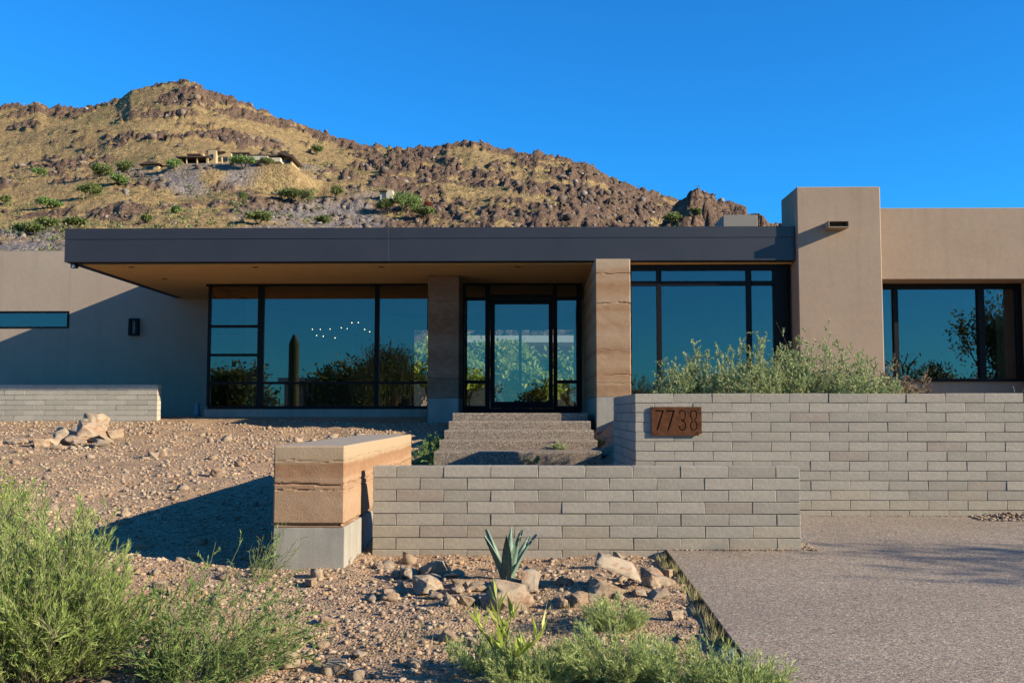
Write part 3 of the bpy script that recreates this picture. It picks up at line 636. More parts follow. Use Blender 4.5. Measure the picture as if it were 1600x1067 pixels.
def tubes_np(Sx, Rd, sides=3):
    n, k, _ = Sx.shape; d = unit(np.gradient(Sx, axis=1)); a = unit(np.cross(d, np.array([.31, .77, .55]))); b = np.cross(d, a)
    an = np.arange(sides) * 2 * np.pi / sides
    V = Sx[:, :, None] + (a[:, :, None] * np.cos(an)[None, None, :, None] + b[:, :, None] * np.sin(an)[None, None, :, None]) * Rd[:, :, None, None]
    base = (np.arange(n)[:, None, None] * k + np.arange(k - 1)[None, :, None]) * sides; s = np.arange(sides)[None, None]; s2 = (s + 1) % sides
    F = np.stack([base + s, base + s2, base + sides + s2, base + sides + s], -1).reshape(-1, 4); return V.reshape(-1, 3), F
def shrub(name, label, cat, loc, rad, h, n, twigs, lpt, ll, lwd, lmat, smat, seed, tilt=.9, up=.35, group=None, lean=(0, 0), stem_r=.004, spread=.5, twig_len=.28, tmin=.3, flat=1.0):
    r = np.random.default_rng(seed); loc = Vector(loc); root = thing(name, label, cat, loc, group)
    az = r.random(n) * 6.2832; ti = tilt * np.sqrt(r.random(n)); Ln = h * (.65 + .4 * r.random(n)) * (1 - .25 * (ti / max(tilt, .01)))
    br = rad * .22 * np.sqrt(r.random(n)); B = np.stack([br * np.cos(az), br * np.sin(az), np.zeros(n) - .02], -1)
    k = 7; t = np.linspace(0, 1, k)[None, :, None]
    hd = np.stack([np.cos(az), np.sin(az), np.zeros(n)], -1)
    dirn = hd * np.sin(ti)[:, None] * rad / max(h, .01) * 1.25 + np.array([0, 0, 1]) * np.cos(ti)[:, None]
    P = B[:, None] + dirn[:, None] * Ln[:, None, None] * t + np.array([0, 0, up])[None, None] * Ln[:, None, None] * (t ** 2 - t) * np.sin(ti)[:, None, None]
    P = P + (r.normal(size=(n, k, 3)) * .025 * h) * t + np.array([lean[0], lean[1], 0])[None, None] * t ** 1.5
    V1, F1 = tubes_np(P, stem_r * (1.1 - .8 * np.linspace(0, 1, k))[None].repeat(n, 0))
    m = n * twigs; si = np.repeat(np.arange(n), twigs); tt = tmin + (1 - tmin) * r.random(m); f = tt * (k - 1); i0 = np.minimum(f.astype(int), k - 2); fr = (f - i0)[:, None]
    Q = P[si, i0] * (1 - fr) + P[si, i0 + 1] * fr; sd = unit(P[si, i0 + 1] - P[si, i0])
    td = unit(sd + r.normal(size=(m, 3)) * spread + np.array([0, 0, .25])); tl = twig_len * (.5 + .8 * r.random(m)) * (1.15 - .5 * tt)
    kk = 3; TP = Q[:, None] + td[:, None] * tl[:, None, None] * np.linspace(0, 1, kk)[None, :, None]
    V2, F2 = tubes_np(TP, stem_r * .45 * np.ones((m, kk)))
    link('stems', mesh_np('stems', np.concatenate([V1, V2]), np.concatenate([F1, F2 + len(V1)]), smat), root)
    q = m * lpt; ti_ = np.repeat(np.arange(m), lpt); u = r.random(q)[:, None]
    LP = Q[ti_] + td[ti_] * tl[ti_][:, None] * u; LD = unit(td[ti_] + r.normal(size=(q, 3)) * .55 * flat)
    fo = link('foliage', leaf_mesh('foliage', LP, LD, ll * (.6 + .7 * r.random(q)), lwd * (.7 + .6 * r.random(q)), lmat, r, .05), root); fo['kind'] = 'stuff'
    return root
def tree(name, label, loc, h, rad, lmat, seed, nleaf=2500, ll=.12, group=None, cat='tree', trunk_h=.25, low=False):
    r = random.Random(seed); root = thing(name, label, cat, loc, group); m = MB(); tips = []; L = Vector(loc)
    def grow(p, d, ln, rd, lev):
        q = p + d * ln; mid = p + d * ln * .5 + Vector((r.uniform(-1, 1), r.uniform(-1, 1), 0)) * ln * .08
        m.tube([p, mid, q], [rd, rd * .85, rd * .68], 5 if lev > 1 else 7, lev == 0)
        if lev >= 4 or ln < h * .05: tips.append(q); return
        if lev >= 2: tips.append(q)
        for i in range(3 if lev < 3 else 2):
            a = r.uniform(0, 6.28); sp_ = r.uniform(.35, .85); dd = (d + Vector((math.cos(a), math.sin(a), r.uniform(-.15, .5))) * sp_).normalized()
            grow(q, dd, ln * r.uniform(.6, .85), rd * .6, lev + 1)
    for i in range(3 if low else 2):
        a = r.uniform(0, 6.28); grow(L + Vector((0, 0, -.1)), Vector((math.cos(a) * (.6 if low else .3), math.sin(a) * (.6 if low else .3), 1)).normalized(), h * trunk_h, h * .022, 0)
    T = np.array([t[:] for t in tips]); c = np.array(L[:]); ext = max(np.abs(T[:, :2] - c[:2]).max(), .01); zx = max((T[:, 2] - c[2]).max(), .01)
    sc = np.array([rad * .9 / ext, rad * .9 / ext, h * .93 / zx]); m.v = [tuple((np.array(v) - c) * sc + c) for v in m.v]; T = (T - c) * sc + c
    m.build('trunk', BARK, root)
    g_ = np.random.default_rng(seed); idx = g_.integers(0, len(T), nleaf); P = T[idx] + g_.normal(size=(nleaf, 3)) * np.array([rad, rad, h * .6]) * .10 - c
    P[:, 2] = np.maximum(P[:, 2] - (h * .12 if cat == 'tree' and low and h < 9 else 0), h * .04)
    fo = link('crown', leaf_mesh('crown', P, g_.normal(size=(nleaf, 3)) + np.array([0, 0, .3]), ll * (.6 + .8 * g_.random(nleaf)), ll * .45, lmat, g_, .08), root); fo['kind'] = 'stuff'
    return root

# ------------------------------------------------------------------ the hill
sky_px = [(-520, 235), (-300, 190), (-120, 170), (0, 164), (40, 163), (60, 159), (76, 168), (130, 168), (185, 156), (205, 141), (240, 133), (285, 127), (306, 128), (325, 143), (380, 160), (420, 178), (470, 195), (520, 214), (575, 228), (620, 232), (680, 232), (700, 225), (742, 222), (775, 232), (810, 239), (840, 241), (885, 249), (920, 259), (945, 275), (975, 288), (1000, 298), (1050, 309), (1090, 324), (1160, 338), (1230, 356), (1400, 400), (1700, 450)]
out_px = [(1015, 372), (1035, 350), (1055, 325), (1075, 308), (1088, 302), (1104, 301), (1118, 310), (1135, 319), (1160, 325), (1178, 335), (1205, 343), (1228, 354), (1260, 375), (1330, 430)]
def ue(px, py): d = ray(px, py); return d.x / d.y, d.z / d.y
SU, SE = np.array([ue(*p) for p in sky_px]).T; OU, OE = np.array([ue(*p) for p in out_px]).T
nU, nY = 840, 345
u = np.linspace(-.80, .50, nU); Yr = 46 * (540 / 46) ** np.linspace(0, 1, nY)
UU, YY = np.meshgrid(u, Yr); XX = UU * YY
Yc = 400 + 30 * (fbm(u * 5 + 3, u * 0 + 2, 2) - .5); tE = np.interp(u, SU, SE)
s = (YY - 46) / (Yc[None] - 46); sc_ = np.clip(s, 0, 1)
ker = np.ones(121) / 121; tS = np.convolve(np.pad(tE, 60, mode='edge'), ker, 'valid'); bl = sm(.72, 1.0, sc_)
el = (tS[None] * (1 - bl) + tE[None] * bl) * (.05 + .95 * sc_ ** .62); Zh = YY * el
over = np.maximum(YY - Yc[None], 0); Zh = np.where(over > 0, Yc[None] * tE[None] - over * .45, Zh)
PXg = 830 + 1600 * UU; PYg = 646 - 1600 * Zh / YY
win = np.clip((1 - sc_) * 5, .12, 1) * sm(0, .15, sc_)
Zh = Zh + win * ((fbm(XX / 70 + 5, YY / 70, 3) - .5) * 14 + (fbm(XX / 22 + 9, YY / 22, 3) - .5) * 4)
bias = .14 * sm(520, 700, PXg) * (1 - sm(1000, 1100, PXg)) * sm(245, 275, PYg) + .07 * sm(.90, 1.0, sc_) * sm(170, 200, PXg) + .04 * sm(330, 420, PXg) * sm(.6, .95, sc_) - .035 * (1 - sm(250, 420, PXg)) * (1 - sm(.93, 1, sc_)) + .12 * np.exp(-((PXg - 62) / 14) ** 2) * sm(.93, 1, sc_) + .13 * np.exp(-((PXg - 262) / 55) ** 2) * sm(.88, .97, sc_)
rk = .55 * fbm(XX / 24 + 31, YY / 45 + 7, 4) + .45 * fbm(XX / 30 + Zh / 14, Zh / 6.5 - XX / 60, 4) + .55 * (fbm(XX / 4.5 + 2, Zh / 3.0, 4) - .5) + bias
rock = sm(.515, .60, rk)
ub = sm(0, 1, np.interp(UU, OU, OE, left=0, right=0) * 100)
f1, f2, cid = worley(XX / 3.0 + .8 * fbm(XX / 3, YY / 3, 2), YY / 6.0 + .5 * fbm(XX / 4, YY / 4, 2))
g1, g2, cid2 = worley(XX / 1.15, YY / 2.4)
crag = (cid * 1.5 + np.clip((f2 - f1) * 2.2, 0, 1) * .7 + cid2 * .8 + (fbm(XX / 1.1, YY / 2.0, 3) - .3) * 1.4) * np.clip(YY / 280, .45, 1.2)
Zh = Zh + rock * (crag - 1.1) * np.where(sc_ > .97, .85, 1.0) + (fbm(XX / 2.2, YY / 2.2, 3) - .5) * .8 * sm(0, .1, sc_) + (1 - rock) * cid2 * .35 * sm(0, .1, sc_)
Y2 = 175; bump_ = np.exp(-((YY - Y2 - 6 * (vnoise(UU * 40, UU * 0) - .5)) / 20) ** 2)
Zo = YY * np.interp(UU, OU, OE, left=-.1, right=-.1) * bump_ + bump_ * ((cid * 2.6 + np.clip((f2 - f1) * 2, 0, 1) * 1.0 + cid2 * .9) - 2.6) * .8
isout = Zo > Zh; Zh = np.where(isout, Zo, Zh); rock = np.where(isout, sm(.44, .54, fbm(XX / 6, YY / 6, 4) + .22), rock)
_j = int(np.argmin(np.abs(u - ue(335, 262)[0]))); _ok = (Zh[:, _j] / Yr >= ue(335, 262)[1]) & (Yr > 60); HY = float(Yr[int(np.argmax(_ok))]); zpl = za(262, HY, 350)
wpl = sm(xa(268, HY, 262), xa(284, HY, 262), XX) * (1 - sm(xa(456, HY, 262), xa(505, HY, 262), XX)) * sm(HY - 12, HY - 4, YY) * (1 - sm(HY + 13, HY + 24, YY))
Zh = Zh * (1 - wpl) + zpl * wpl; rock = rock * (1 - wpl)          # levelled terrace the mansion stands on
scree = sm(335, 400, PXg) * (1 - sm(570, 620, PXg)) * sm(312, 326, PYg) + sm(150, 200, PXg) * (1 - sm(455, 520, PXg)) * sm(262, 270, PYg + 18 * sm(230, 150, PXg)) * (1 - sm(282, 292, PYg + 20 * (1 - sm(150, 280, PXg)))) + (1 - sm(70, 120, PXg)) * sm(366, 374, PYg)
scree = np.clip(scree, 0, 1) * sm(.30, .55, fbm(XX / 8, YY / 8, 3) + .1) * (1 - isout)
hm = mesh_np('hill', np.stack([XX, YY, Zh], -1).reshape(-1, 3), grid_faces(nY, nU), m_hill())
for nm, arr in (('rock', rock), ('scree', scree)):
    a_ = hm.attributes.new(nm, 'FLOAT', 'POINT'); a_.data.foreach_set('value', arr.astype(np.float32).ravel())
tag(link('hill', hm), 'rocky desert hillside with dry grass behind the house', kind='structure')
EL = Zh / YY; HYM = HY
def hill_at(px, py, lo=60):
    uu, ee = ue(px, py); j = int(np.clip(round((uu - u[0]) / (u[1] - u[0])), 0, nU - 1)); c_ = EL[:, j]; ok = (c_ >= ee) & (Yr > lo)
    i = int(np.argmax(ok)) if ok.any() else int(np.argmax(c_)); return Vector((uu * Yr[i], Yr[i], Zh[i, j]))

def ico(sub):
    b = bmesh.new(); bmesh.ops.create_icosphere(b, subdivisions=sub, radius=1); v = np.array([x.co[:] for x in b.verts]); f = np.array([[x.index for x in q.verts] for q in b.faces]); b.free(); return v, f
I0, IF0 = ico(1); I2, IF2 = ico(3)
def rock_shape(r, V, cuts=9, depth=(.45, .85)):
    V = V.copy()
    for i in range(cuts):
        n_ = unit(r.normal(size=3)); d = r.uniform(*depth); t = V @ n_ - d; V = V - np.maximum(t, 0)[:, None] * n_[None]
    return V
def scatter_rocks(P, size, r, V0, F0, zs=.7, var=8):
    shapes = [rock_shape(r, V0, 6, (.5, .85)) for _ in range(var)]; k = len(V0); n_ = len(P); Vs = np.zeros((n_, k, 3))
    pick = r.integers(0, var, n_); an = r.random(n_) * 6.28; sx = size * (.7 + .6 * r.random(n_)); sy = size * (.7 + .6 * r.random(n_)); szz = size * zs * (.6 + .7 * r.random(n_))
    B = np.array(shapes)[pick]; x = B[:, :, 0] * sx[:, None]; y = B[:, :, 1] * sy[:, None]
    Vs[:, :, 0] = x * np.cos(an)[:, None] - y * np.sin(an)[:, None] + P[:, 0, None]; Vs[:, :, 1] = x * np.sin(an)[:, None] + y * np.cos(an)[:, None] + P[:, 1, None]; Vs[:, :, 2] = B[:, :, 2] * szz[:, None] + P[:, 2, None]
    F = (F0[None] + (np.arange(n_) * k)[:, None, None]).reshape(-1, 3); return Vs.reshape(-1, 3), F
# loose boulders and low scrub all over the slope
r = np.random.default_rng(21); flat = np.arange(nU * nY)
wgt = (rock.ravel() * .9 + .12 + scree.ravel() * 1.2) * np.repeat(Yr ** 1.0, nU) * (sc_.ravel() < 1.01) * (np.repeat(Yr, nU) > 80); pk = r.choice(flat, 6500, p=wgt / wgt.sum())
P = np.stack([XX.ravel()[pk], YY.ravel()[pk], Zh.ravel()[pk]], -1); P[:, :2] += r.normal(size=(len(pk), 2)) * .3
Vb, Fb = scatter_rocks(P, (.35 + 1.1 * r.random(len(pk)) ** 2.5) * np.where(sc_.ravel()[pk] > .9, .6, 1.0) * np.clip(P[:, 1] / 250, .6, 1.3), r, I0, IF0, .85)
tag(link('hill_boulders', mesh_np('hill_boulders', Vb, Fb, HROCK)), 'dark loose boulders strewn over the hillside', 'boulders', kind='stuff')
wgt = ((1 - rock.ravel()) * 1.0 + .25) * np.repeat(Yr, nU) * (sc_.ravel() < 1.0) * (np.repeat(Yr, nU) > 80) * sm(.42, .6, fbm(XX / 30 + 77, YY / 30, 3)).ravel(); pk = r.choice(flat, 7500, p=wgt / wgt.sum())
P = np.stack([XX.ravel()[pk], YY.ravel()[pk], Zh.ravel()[pk]], -1); nl = 12; sz_ = (.28 + .75 * r.random(len(pk)) ** 3)
LP = np.repeat(P, nl, 0) + r.normal(size=(len(pk) * nl, 3)) * np.array([.55, .55, .35]) * np.repeat(sz_, nl)[:, None] + np.array([0, 0, .35]) * np.repeat(sz_, nl)[:, None]
tag(link('hill_scrub', leaf_mesh('hill_scrub', LP, r.normal(size=LP.shape) + np.array([0, 0, .8]), np.repeat(sz_, nl) * .7, np.repeat(sz_, nl) * .4, m_leaf('scrub_leaf', [(0, (.07, .10, .03)), (.45, (.12, .145, .05)), (.8, (.19, .18, .08)), (1, (.27, .23, .11))], .2), r)), 'low olive desert scrub dotted over the slope', 'scrub', kind='stuff')

# bigger trees and shrubs on the hill that can be picked out
ht = [(152, 280, 44, 24, 'olive round tree left of the small outbuilding on the hill'), (203, 275, 36, 20, 'dark green tree right beside the small hill outbuilding'), (272, 273, 26, 18, 'bright green tree at the left end of the hillside mansion'), (178, 292, 32, 16, 'light green bush below the dark hill trees'), (135, 314, 42, 24, 'rounded olive bush low on the left hillside'),
      (381, 266, 38, 20, 'bright green tree before the arched window of the hill mansion'), (416, 265, 20, 10, 'small green bush under the pale balcony of the mansion'), (494, 245, 20, 15, 'lone green tree right of the hill mansion'), (468, 318, 64, 24, 'wide dark green thicket above the grey scree'), (524, 312, 22, 20, 'grey green tree at the right end of the thicket'),
      (404, 354, 34, 20, 'grey green bush on the scree just above the roof edge'), (626, 338, 56, 36, 'large bright green tree beside the small white hill house'), (606, 337, 34, 24, 'dark green tree at the left of the small white hill house'), (660, 345, 34, 16, 'low green hedge in front of the small white hill house'), (505, 352, 22, 14, 'yellow green bush at the foot of the scree'), (58, 280, 26, 14, 'pale green bush high on the far left slope'),
      (8, 322, 22, 16, 'green bush at the left picture edge on the hill'), (28, 368, 60, 22, 'broad green bush behind the left wing roof'), (75, 330, 36, 14, 'yellowish bush on the lower left slope'), (122, 356, 40, 12, 'bright green low bush just left above the canopy corner'), (230, 350, 14, 12, 'tiny green bush above the canopy roof left half'), (272, 336, 12, 12, 'small green bush between rocks above the canopy'), (382, 320, 14, 16, 'small dark green bush left of the thicket'), (1050, 349, 24, 14, 'green shrub at the left foot of the rock outcrop'), (1086, 338, 14, 10, 'pale green shrub growing on the rock outcrop'), (70, 360, 40, 16, 'mid green bush right of the broad left bush')]
for i, (px, py, wpx, hpx, lab) in enumerate(ht):
    p = hill_at(px, py); k = p.y / 1600
    tree('hill_tree', lab, p, hpx * k * 1.15, wpx * k * .62, L_HILL if i not in (2, 3, 5, 11, 15, 18, 21) else L_GRN, 100 + i, 2200 if wpx > 30 else 900, max(.5, .05 * wpx * k), 'trees and bushes on the hillside', 'tree', .22, True)

# mansion on the hill
TANW = m_plain('tan_hill_plaster', (.50, .37, .21), .9, .1, 0, .08, .5, 0); TILE = m_plain('brown_roof', (.10, .07, .055), .9, .1, 0, .2, 2, 0); HG = m_plain('dark_window_glass', (.03, .035, .04), .15, .5, 0, .1, 1, 0); PALE = m_plain('pale_plaster', (.60, .52, .38), .9, .1, 0, .05, 1, 0)
k = HY / 1600
def hx(px): return xa(px, HY, 250)
def hz(py): return za(py, HY, 350)
man = thing('hillside_mansion', 'tan mansion with brown roofs and terraces high on the hill', 'house', (hx(365), HY, hz(262)))
def hbox(name, mat, par, a, b, c, d, y0, y1): return MB().box(hx(a), hx(b), HY + y0, HY + y1, hz(d), hz(c)).build(name, mat, par)
w1 = hbox('wall', TANW, man, 293, 330, 242, 262, 2, 12); w2 = hbox('wall', TANW, man, 327, 339, 236.5, 262, -1, 12.2); w3 = hbox('wall', TANW, man, 339.2, 359, 238, 262, 1, 12.4); w4 = hbox('wall', TANW, man, 359.2, 384, 237, 262, 3, 13); w5 = hbox('wall', TANW, man, 384.2, 452, 243.5, 262, 3, 12)
for a, b, c, d, y0 in ((291, 313, 240, 242, 0), (337, 351, 236, 238, 0), (357, 386, 235, 237.2, 2), (384, 456, 240.5, 243.4, 1), (283, 334, 249.5, 251.5, -4)): hbox('roof', TILE, man, a, b, c, d, y0, 13.5)
m = MB(); m.prism([(hx(434), hz(241)), (hx(446), hz(237)), (hx(458), hz(246)), (hx(456), hz(247.5))], 'y', HY - 1, HY + 11); m.build('roof', TILE, man)
for a, b, c, d, y in ((295, 300, 244, 249, 1.9), (302, 307, 244, 249, 1.9), (314, 326, 243, 248, 1.9), (331, 335.5, 243, 250, -1.1), (340.5, 349, 244, 250, .9), (351, 354, 244, 251, .9), (362, 370, 238.5, 252, 2.9), (288, 328, 252, 261, 1.85), (391, 416, 245, 249.5, 2.9), (420, 430, 244.5, 249.5, 2.9), (433, 440, 244.5, 249.5, 2.9), (443, 450, 246, 252, 2.9)):
    hbox('window', HG, man, a, b, c, d, y - .15, y + .1)
for a, b in ((329, 331.8), (351.5, 353.5), (314, 315.5), (298, 299)): hbox('terrace_post', TANW, man, a, b, 251, 262, -3.6, -3.0)
hbox('terrace', PALE, man, 388, 423, 249.6, 255.5, -3.5, 2.8); hbox('terrace', PALE, man, 423.2, 441, 250, 256, -2, 2.7)
for a, b in ((303.5, 307.5), (322, 327), (427, 430)): hbox('chimney', TANW, man, a, b, 232.5 if a < 400 else 233.5, 241.5, 5, 7)
sb = hill_at(238, 266); q = thing('hill_outbuilding', 'small low pavilion with brown roof left of the hill mansion', 'house', sb)
HY2 = HY; HY = sb.y
hbox('wall', TANW, q, 223, 248, 258, 268, 0, 6); hbox('opening', HG, q, 230, 240, 260, 266, -.1, .1)
m = MB(); m.prism([(hx(219), hz(258)), (hx(236), hz(252.5)), (hx(253), hz(257))], 'y', HY - 1.2, HY + 7); m.build('roof', TILE, q)
wb = hill_at(603, 318); HY = wb.y; q = thing('white_hill_house', 'small white modern house half hidden by a bright green tree on the hill', 'house', wb)
hbox('wall', PALE, q, 604, 614, 298, 318, 0, 6); hbox('wall', INNER, q, 594, 603.8, 301, 318, .4, 6); hbox('roof', TILE, q, 593, 606, 299, 300.8, -.6, 6.4); hbox('wall', WHITE, q, 645, 672, 322, 328, 1, 6); hbox('window', HG, q, 653, 668, 322.8, 326, .85, 1.05)
m = MB(); m.prism([(hx(645), hz(313)), (hx(676), hz(321.8)), (hx(645), hz(321.8))], 'y', HY + .5, HY + 7); m.build('roof', m_plain('tan_roof', (.30, .21, .14), .9, .1, 0, .1, 1, 0), q)
p = hill_at(668, 339); shp = tree('red_hill_bush', 'dark red flowering bush beside the small white hill house', p, 14 * p.y / 1600, 6 * p.y / 1600, m_leaf('leaf_red', [(0, (.16, .04, .025)), (1, (.24, .07, .04))], .2), 77, 500, .5, None, 'bush', .22, True)

# ------------------------------------------------------------------ gravel and stones
r = np.random.default_rng(31); n = 19000
Yg = 4.6 + (20 - 4.6) * r.random(n) ** 1.5; Xg = -(.62 * Yg) + (.62 * Yg + 1.1) * r.random(n); Xg = np.clip(Xg, -12, 1.1)
keep = ~((Xg > bx0 - .02) & (Xg < bx1 + .02) & (Yg > BY0 - .02) & (Yg < BY1)) & ~((Xg > fx0 - .02) & (Yg > FWY - .02) & (Yg < FWY + .22)) & ~((Xg > X0) & (Xg < X1) & (Yg > D1))
clump = fbm(Xg * 1.1 + 3, Yg * 1.1 + 8, 3) > .40
keep &= clump | (r.random(n) < .45)
Xg, Yg = Xg[keep], Yg[keep]; P = np.stack([Xg, Yg, gz(Xg, Yg)], -1); sz_ = .007 + .022 * r.random(len(P)) ** 2.6 + .0010 * (Yg - 5)
P[:, 2] += sz_ * .15
Vb, Fb = scatter_rocks(P, sz_, r, I0, IF0, .65, 14)
# gravel beds round the wall ends
tag(link('gravel', mesh_np('gravel', Vb, Fb, GRAVEL)), 'loose gravel and pebbles covering the desert soil', 'gravel', kind='stuff')
def bed(name, label, x0, x1, y0, y1, n, smin, smax, mat, zf):
    Xb = x0 + (x1 - x0) * r.random(n); Yb = y0 + (y1 - y0) * r.random(n); Pb = np.stack([Xb, Yb, zf(Xb, Yb)], -1); Vq, Fq = scatter_rocks(Pb, smin + (smax - smin) * r.random(n) ** 2, r, I0, IF0, .5, 8)
    tag(link(name, mesh_np(name, Vq, Fq, mat)), label, 'gravel', kind='stuff')
LITTER = m_rock('leaf_litter', [(0, (.10, .065, .045)), (.4, (.22, .14, .09)), (.7, (.36, .26, .17)), (1, (.16, .12, .09))], True)
bed('wall_end_gravel', 'dark gravel bed at the right end of the low wall', fx1 + .005, fx1 + .13, FWY - .03, FWY + .35, 160, .010, .026, LITTER, lambda x, y: drive_z(y) + .006)
bed('wall_foot_litter', 'thin strip of dry leaf crumbs along the foot of the low wall', 1.2, fx1, FWY - .035, FWY - .003, 170, .006, .018, LITTER, lambda x, y: drive_z(y) + .004)
bed('leaf_litter', 'brown leaf litter heaped at the foot of the tall block wall', 4.55, 7.2, SWY - .34, SWY - .01, 1500, .012, .032, LITTER, lambda x, y: drive_z(y) + .006 + .05 * sm(SWY - .3, SWY, y) * sm(4.5, 5.0, x) * r.random(len(x)))
bed('wall_joint_litter', 'few dry leaf crumbs along the foot of the tall wall', 2.9, 4.7, SWY - .03, SWY - .003, 110, .005, .014, LITTER, lambda x, y: drive_z(y) + .004)
# single stones one can pick out
def hull_rock(seed, npts=13, sub=True, slab=False):
    rr = np.random.default_rng(seed); cc = np.array([(x, y, z) for x in (-1, 1) for y in (-1, 1) for z in (-1, 1)], float) * .72 + rr.uniform(-.34, .34, (8, 3)); ex = unit(rr.normal(size=(max(npts - 8, 2), 3))) * rr.uniform(.8, 1.1, (max(npts - 8, 2), 1))
    p_ = np.concatenate([cc, ex]) * np.array([1, rr.uniform(.62, .92), rr.uniform(.5, .78)])
    an_ = rr.uniform(-.5, .5); p_ = np.stack([p_[:, 0] * math.cos(an_) - p_[:, 2] * math.sin(an_), p_[:, 1], p_[:, 0] * math.sin(an_) + p_[:, 2] * math.cos(an_)], -1)
    if slab: p_ = cc * np.array([1, .62, .22]) + rr.uniform(-.05, .05, (8, 3))
    b = bmesh.new()
    for q in p_: b.verts.new(q)
    h_ = bmesh.ops.convex_hull(b, input=b.verts[:]); bmesh.ops.delete(b, geom=[v for v in b.verts if not v.link_faces], context='VERTS')
    if sub:
        bmesh.ops.bevel(b, geom=b.edges[:], offset=.022, segments=1, affect='EDGES'); bmesh.ops.triangulate(b, faces=b.faces[:]); bmesh.ops.subdivide_edges(b, edges=[e for e in b.edges if e.calc_length() > .30], cuts=2, use_grid_fill=False); bmesh.ops.triangulate(b, faces=b.faces[:])
        for v in b.verts: v.co = v.co * (1 + .045 * (rr.random() - .5) * 2)
    bmesh.ops.recalc_face_normals(b, faces=b.faces[:]); b.verts.index_update(); v_ = np.array([v.co[:] for v in b.verts]); f_ = np.array([[v.index for v in f.verts] for f in b.faces if len(f.verts) == 3]); b.free()
    v_ = v_ / np.abs(v_[:, 0]).max(); return v_, f_
shapes = []
for i in range(14):
    shapes.append(mesh_np('rock', *hull_rock(400 + i, slab=(i == 6)), ROCK))
SM = []
for i in range(8):
    v_, f_ = hull_rock(500 + i, 12, False); SM.append(mesh_np('stone', v_, f_, ROCK))
def put_rock(px, py, w, label, sh=None, hs=1.0, tilt=(0, 0), rz=None, name='rock', group=None, dz=0, sink=.16, ys=1.0):
    p = ground_at(px, py); s_ = w * 1.08 * p.y / 1600 / 2; rr = random.Random(int(px * 7 + py)); o = link(name, shapes[sh if sh is not None else rr.randrange(14)])
    zr = .66 * s_ * hs
    o.location = (p.x, p.y + s_ * .5, p.z + zr * (1 - 2 * sink) + dz); o.scale = (s_, s_ * ys, s_ * hs); o.rotation_euler = (tilt[0], tilt[1], rz if rz is not None else rr.uniform(0, 6.28)); return tag(o, label, 'rock', group)
A = 'rocks ringed round the agave'
for a in [(797, 955, 62, 'large flat grey rock standing in front of the agave', 2, 1.1, (.35, .15), .4, 'rock', A), (829, 926, 40, 'pointed orange tan rock right of the agave', 5, 1.7, (.1, .25), 1.4, 'rock', A), (668, 930, 48, 'big rounded brown boulder left of the agave', 7, 1.0, (0, 0), .8, 'rock', A),
          (680, 905, 48, 'pale angular rock behind the rounded boulder', 3, .9, (0, -.2), .2, 'rock', A), (641, 905, 34, 'dark shaded rock behind the left side of the boulder', 1, .9, (0, 0), 1.0, 'rock', A), (627, 928, 30, 'flat tan slab leaning against the boulder on the left', 6, .6, (.3, .3), .5, 'rock', A), (606, 938, 24, 'small flat tan stone left end of the agave ring', 9, .6, (0, .2), .6, 'rock', A),
          (703, 948, 26, 'upright grey stone below the rounded boulder', 4, 1.2, (.2, 0), .9, 'rock', A), (728, 946, 28, 'small tan stone beside the upright grey stone', 10, .9, (0, .2), .1, 'rock', A), (745, 925, 40, 'long brown stone just left of the agave', 11, .6, (0, -.2), .3, 'rock', A), (722, 920, 34, 'tan rounded stone between boulder and agave', 12, .7, (0, 0), .3, 'rock', A), (764, 948, 36, 'low brown rock under the flat grey rock', 8, .7, (0, 0), .3, 'rock', A),
          (806, 915, 22, 'small orange stone at the foot of the agave', 13, .9, (0, 0), .3, 'rock', A), (970, 925, 82, 'long flat slab tilted down to the right by the driveway edge', 6, 1.0, (.12, .36), .12, 'rock', A, .07), (948, 935, 54, 'brown rock propping up the long tilted slab', 1, .8, (0, 0), .2, 'rock', A), (905, 945, 34, 'orange brown rock left of the tilted slab', 3, .9, (0, 0), .9, 'rock', A), (882, 950, 24, 'narrow reddish rock left of the orange brown rock', 4, 1.1, (0, 0), .9, 'rock', A), (928, 940, 26, 'small tan rock before the tilted slab', 12, .8, (0, 0), .4, 'rock', A),
          (1030, 935, 34, 'pale yellow stone right of the tilted slab', 9, .7, (0, -.35), .3, 'rock', A), (1035, 916, 36, 'tan stone close to the driveway edge', 2, .8, (0, .3), .5, 'rock', A), (1020, 905, 36, 'tan stone behind the right end of the slab', 7, .8, (0, 0), .5, 'rock', A), (966, 893, 22, 'small dark stone on top end of the slab', 10, .7, (0, .3), .5, 'rock', A, .1), (1057, 968, 26, 'dark grey stone near the driveway edge', 8, .8, (0, 0), .5, 'rock', A), (1070, 1000, 24, 'flat tan stone lower beside the driveway edge', 11, .6, (0, 0), .5, 'rock', A)]:
    put_rock(*a)
rr = random.Random(19)
for i in range(26):
    px = rr.choice((rr.uniform(600, 770), rr.uniform(850, 1055))); py = 925 + rr.uniform(-26, 26)
    put_rock(px, py, rr.uniform(14, 30), 'smaller tan rock wedged among the larger rocks near the agave', group='small rocks wedged round the agave', hs=rr.uniform(.7, 1.1), tilt=(rr.uniform(-.3, .3), rr.uniform(-.3, .3)))
Bq = 'rocks piled before the pale block wall'
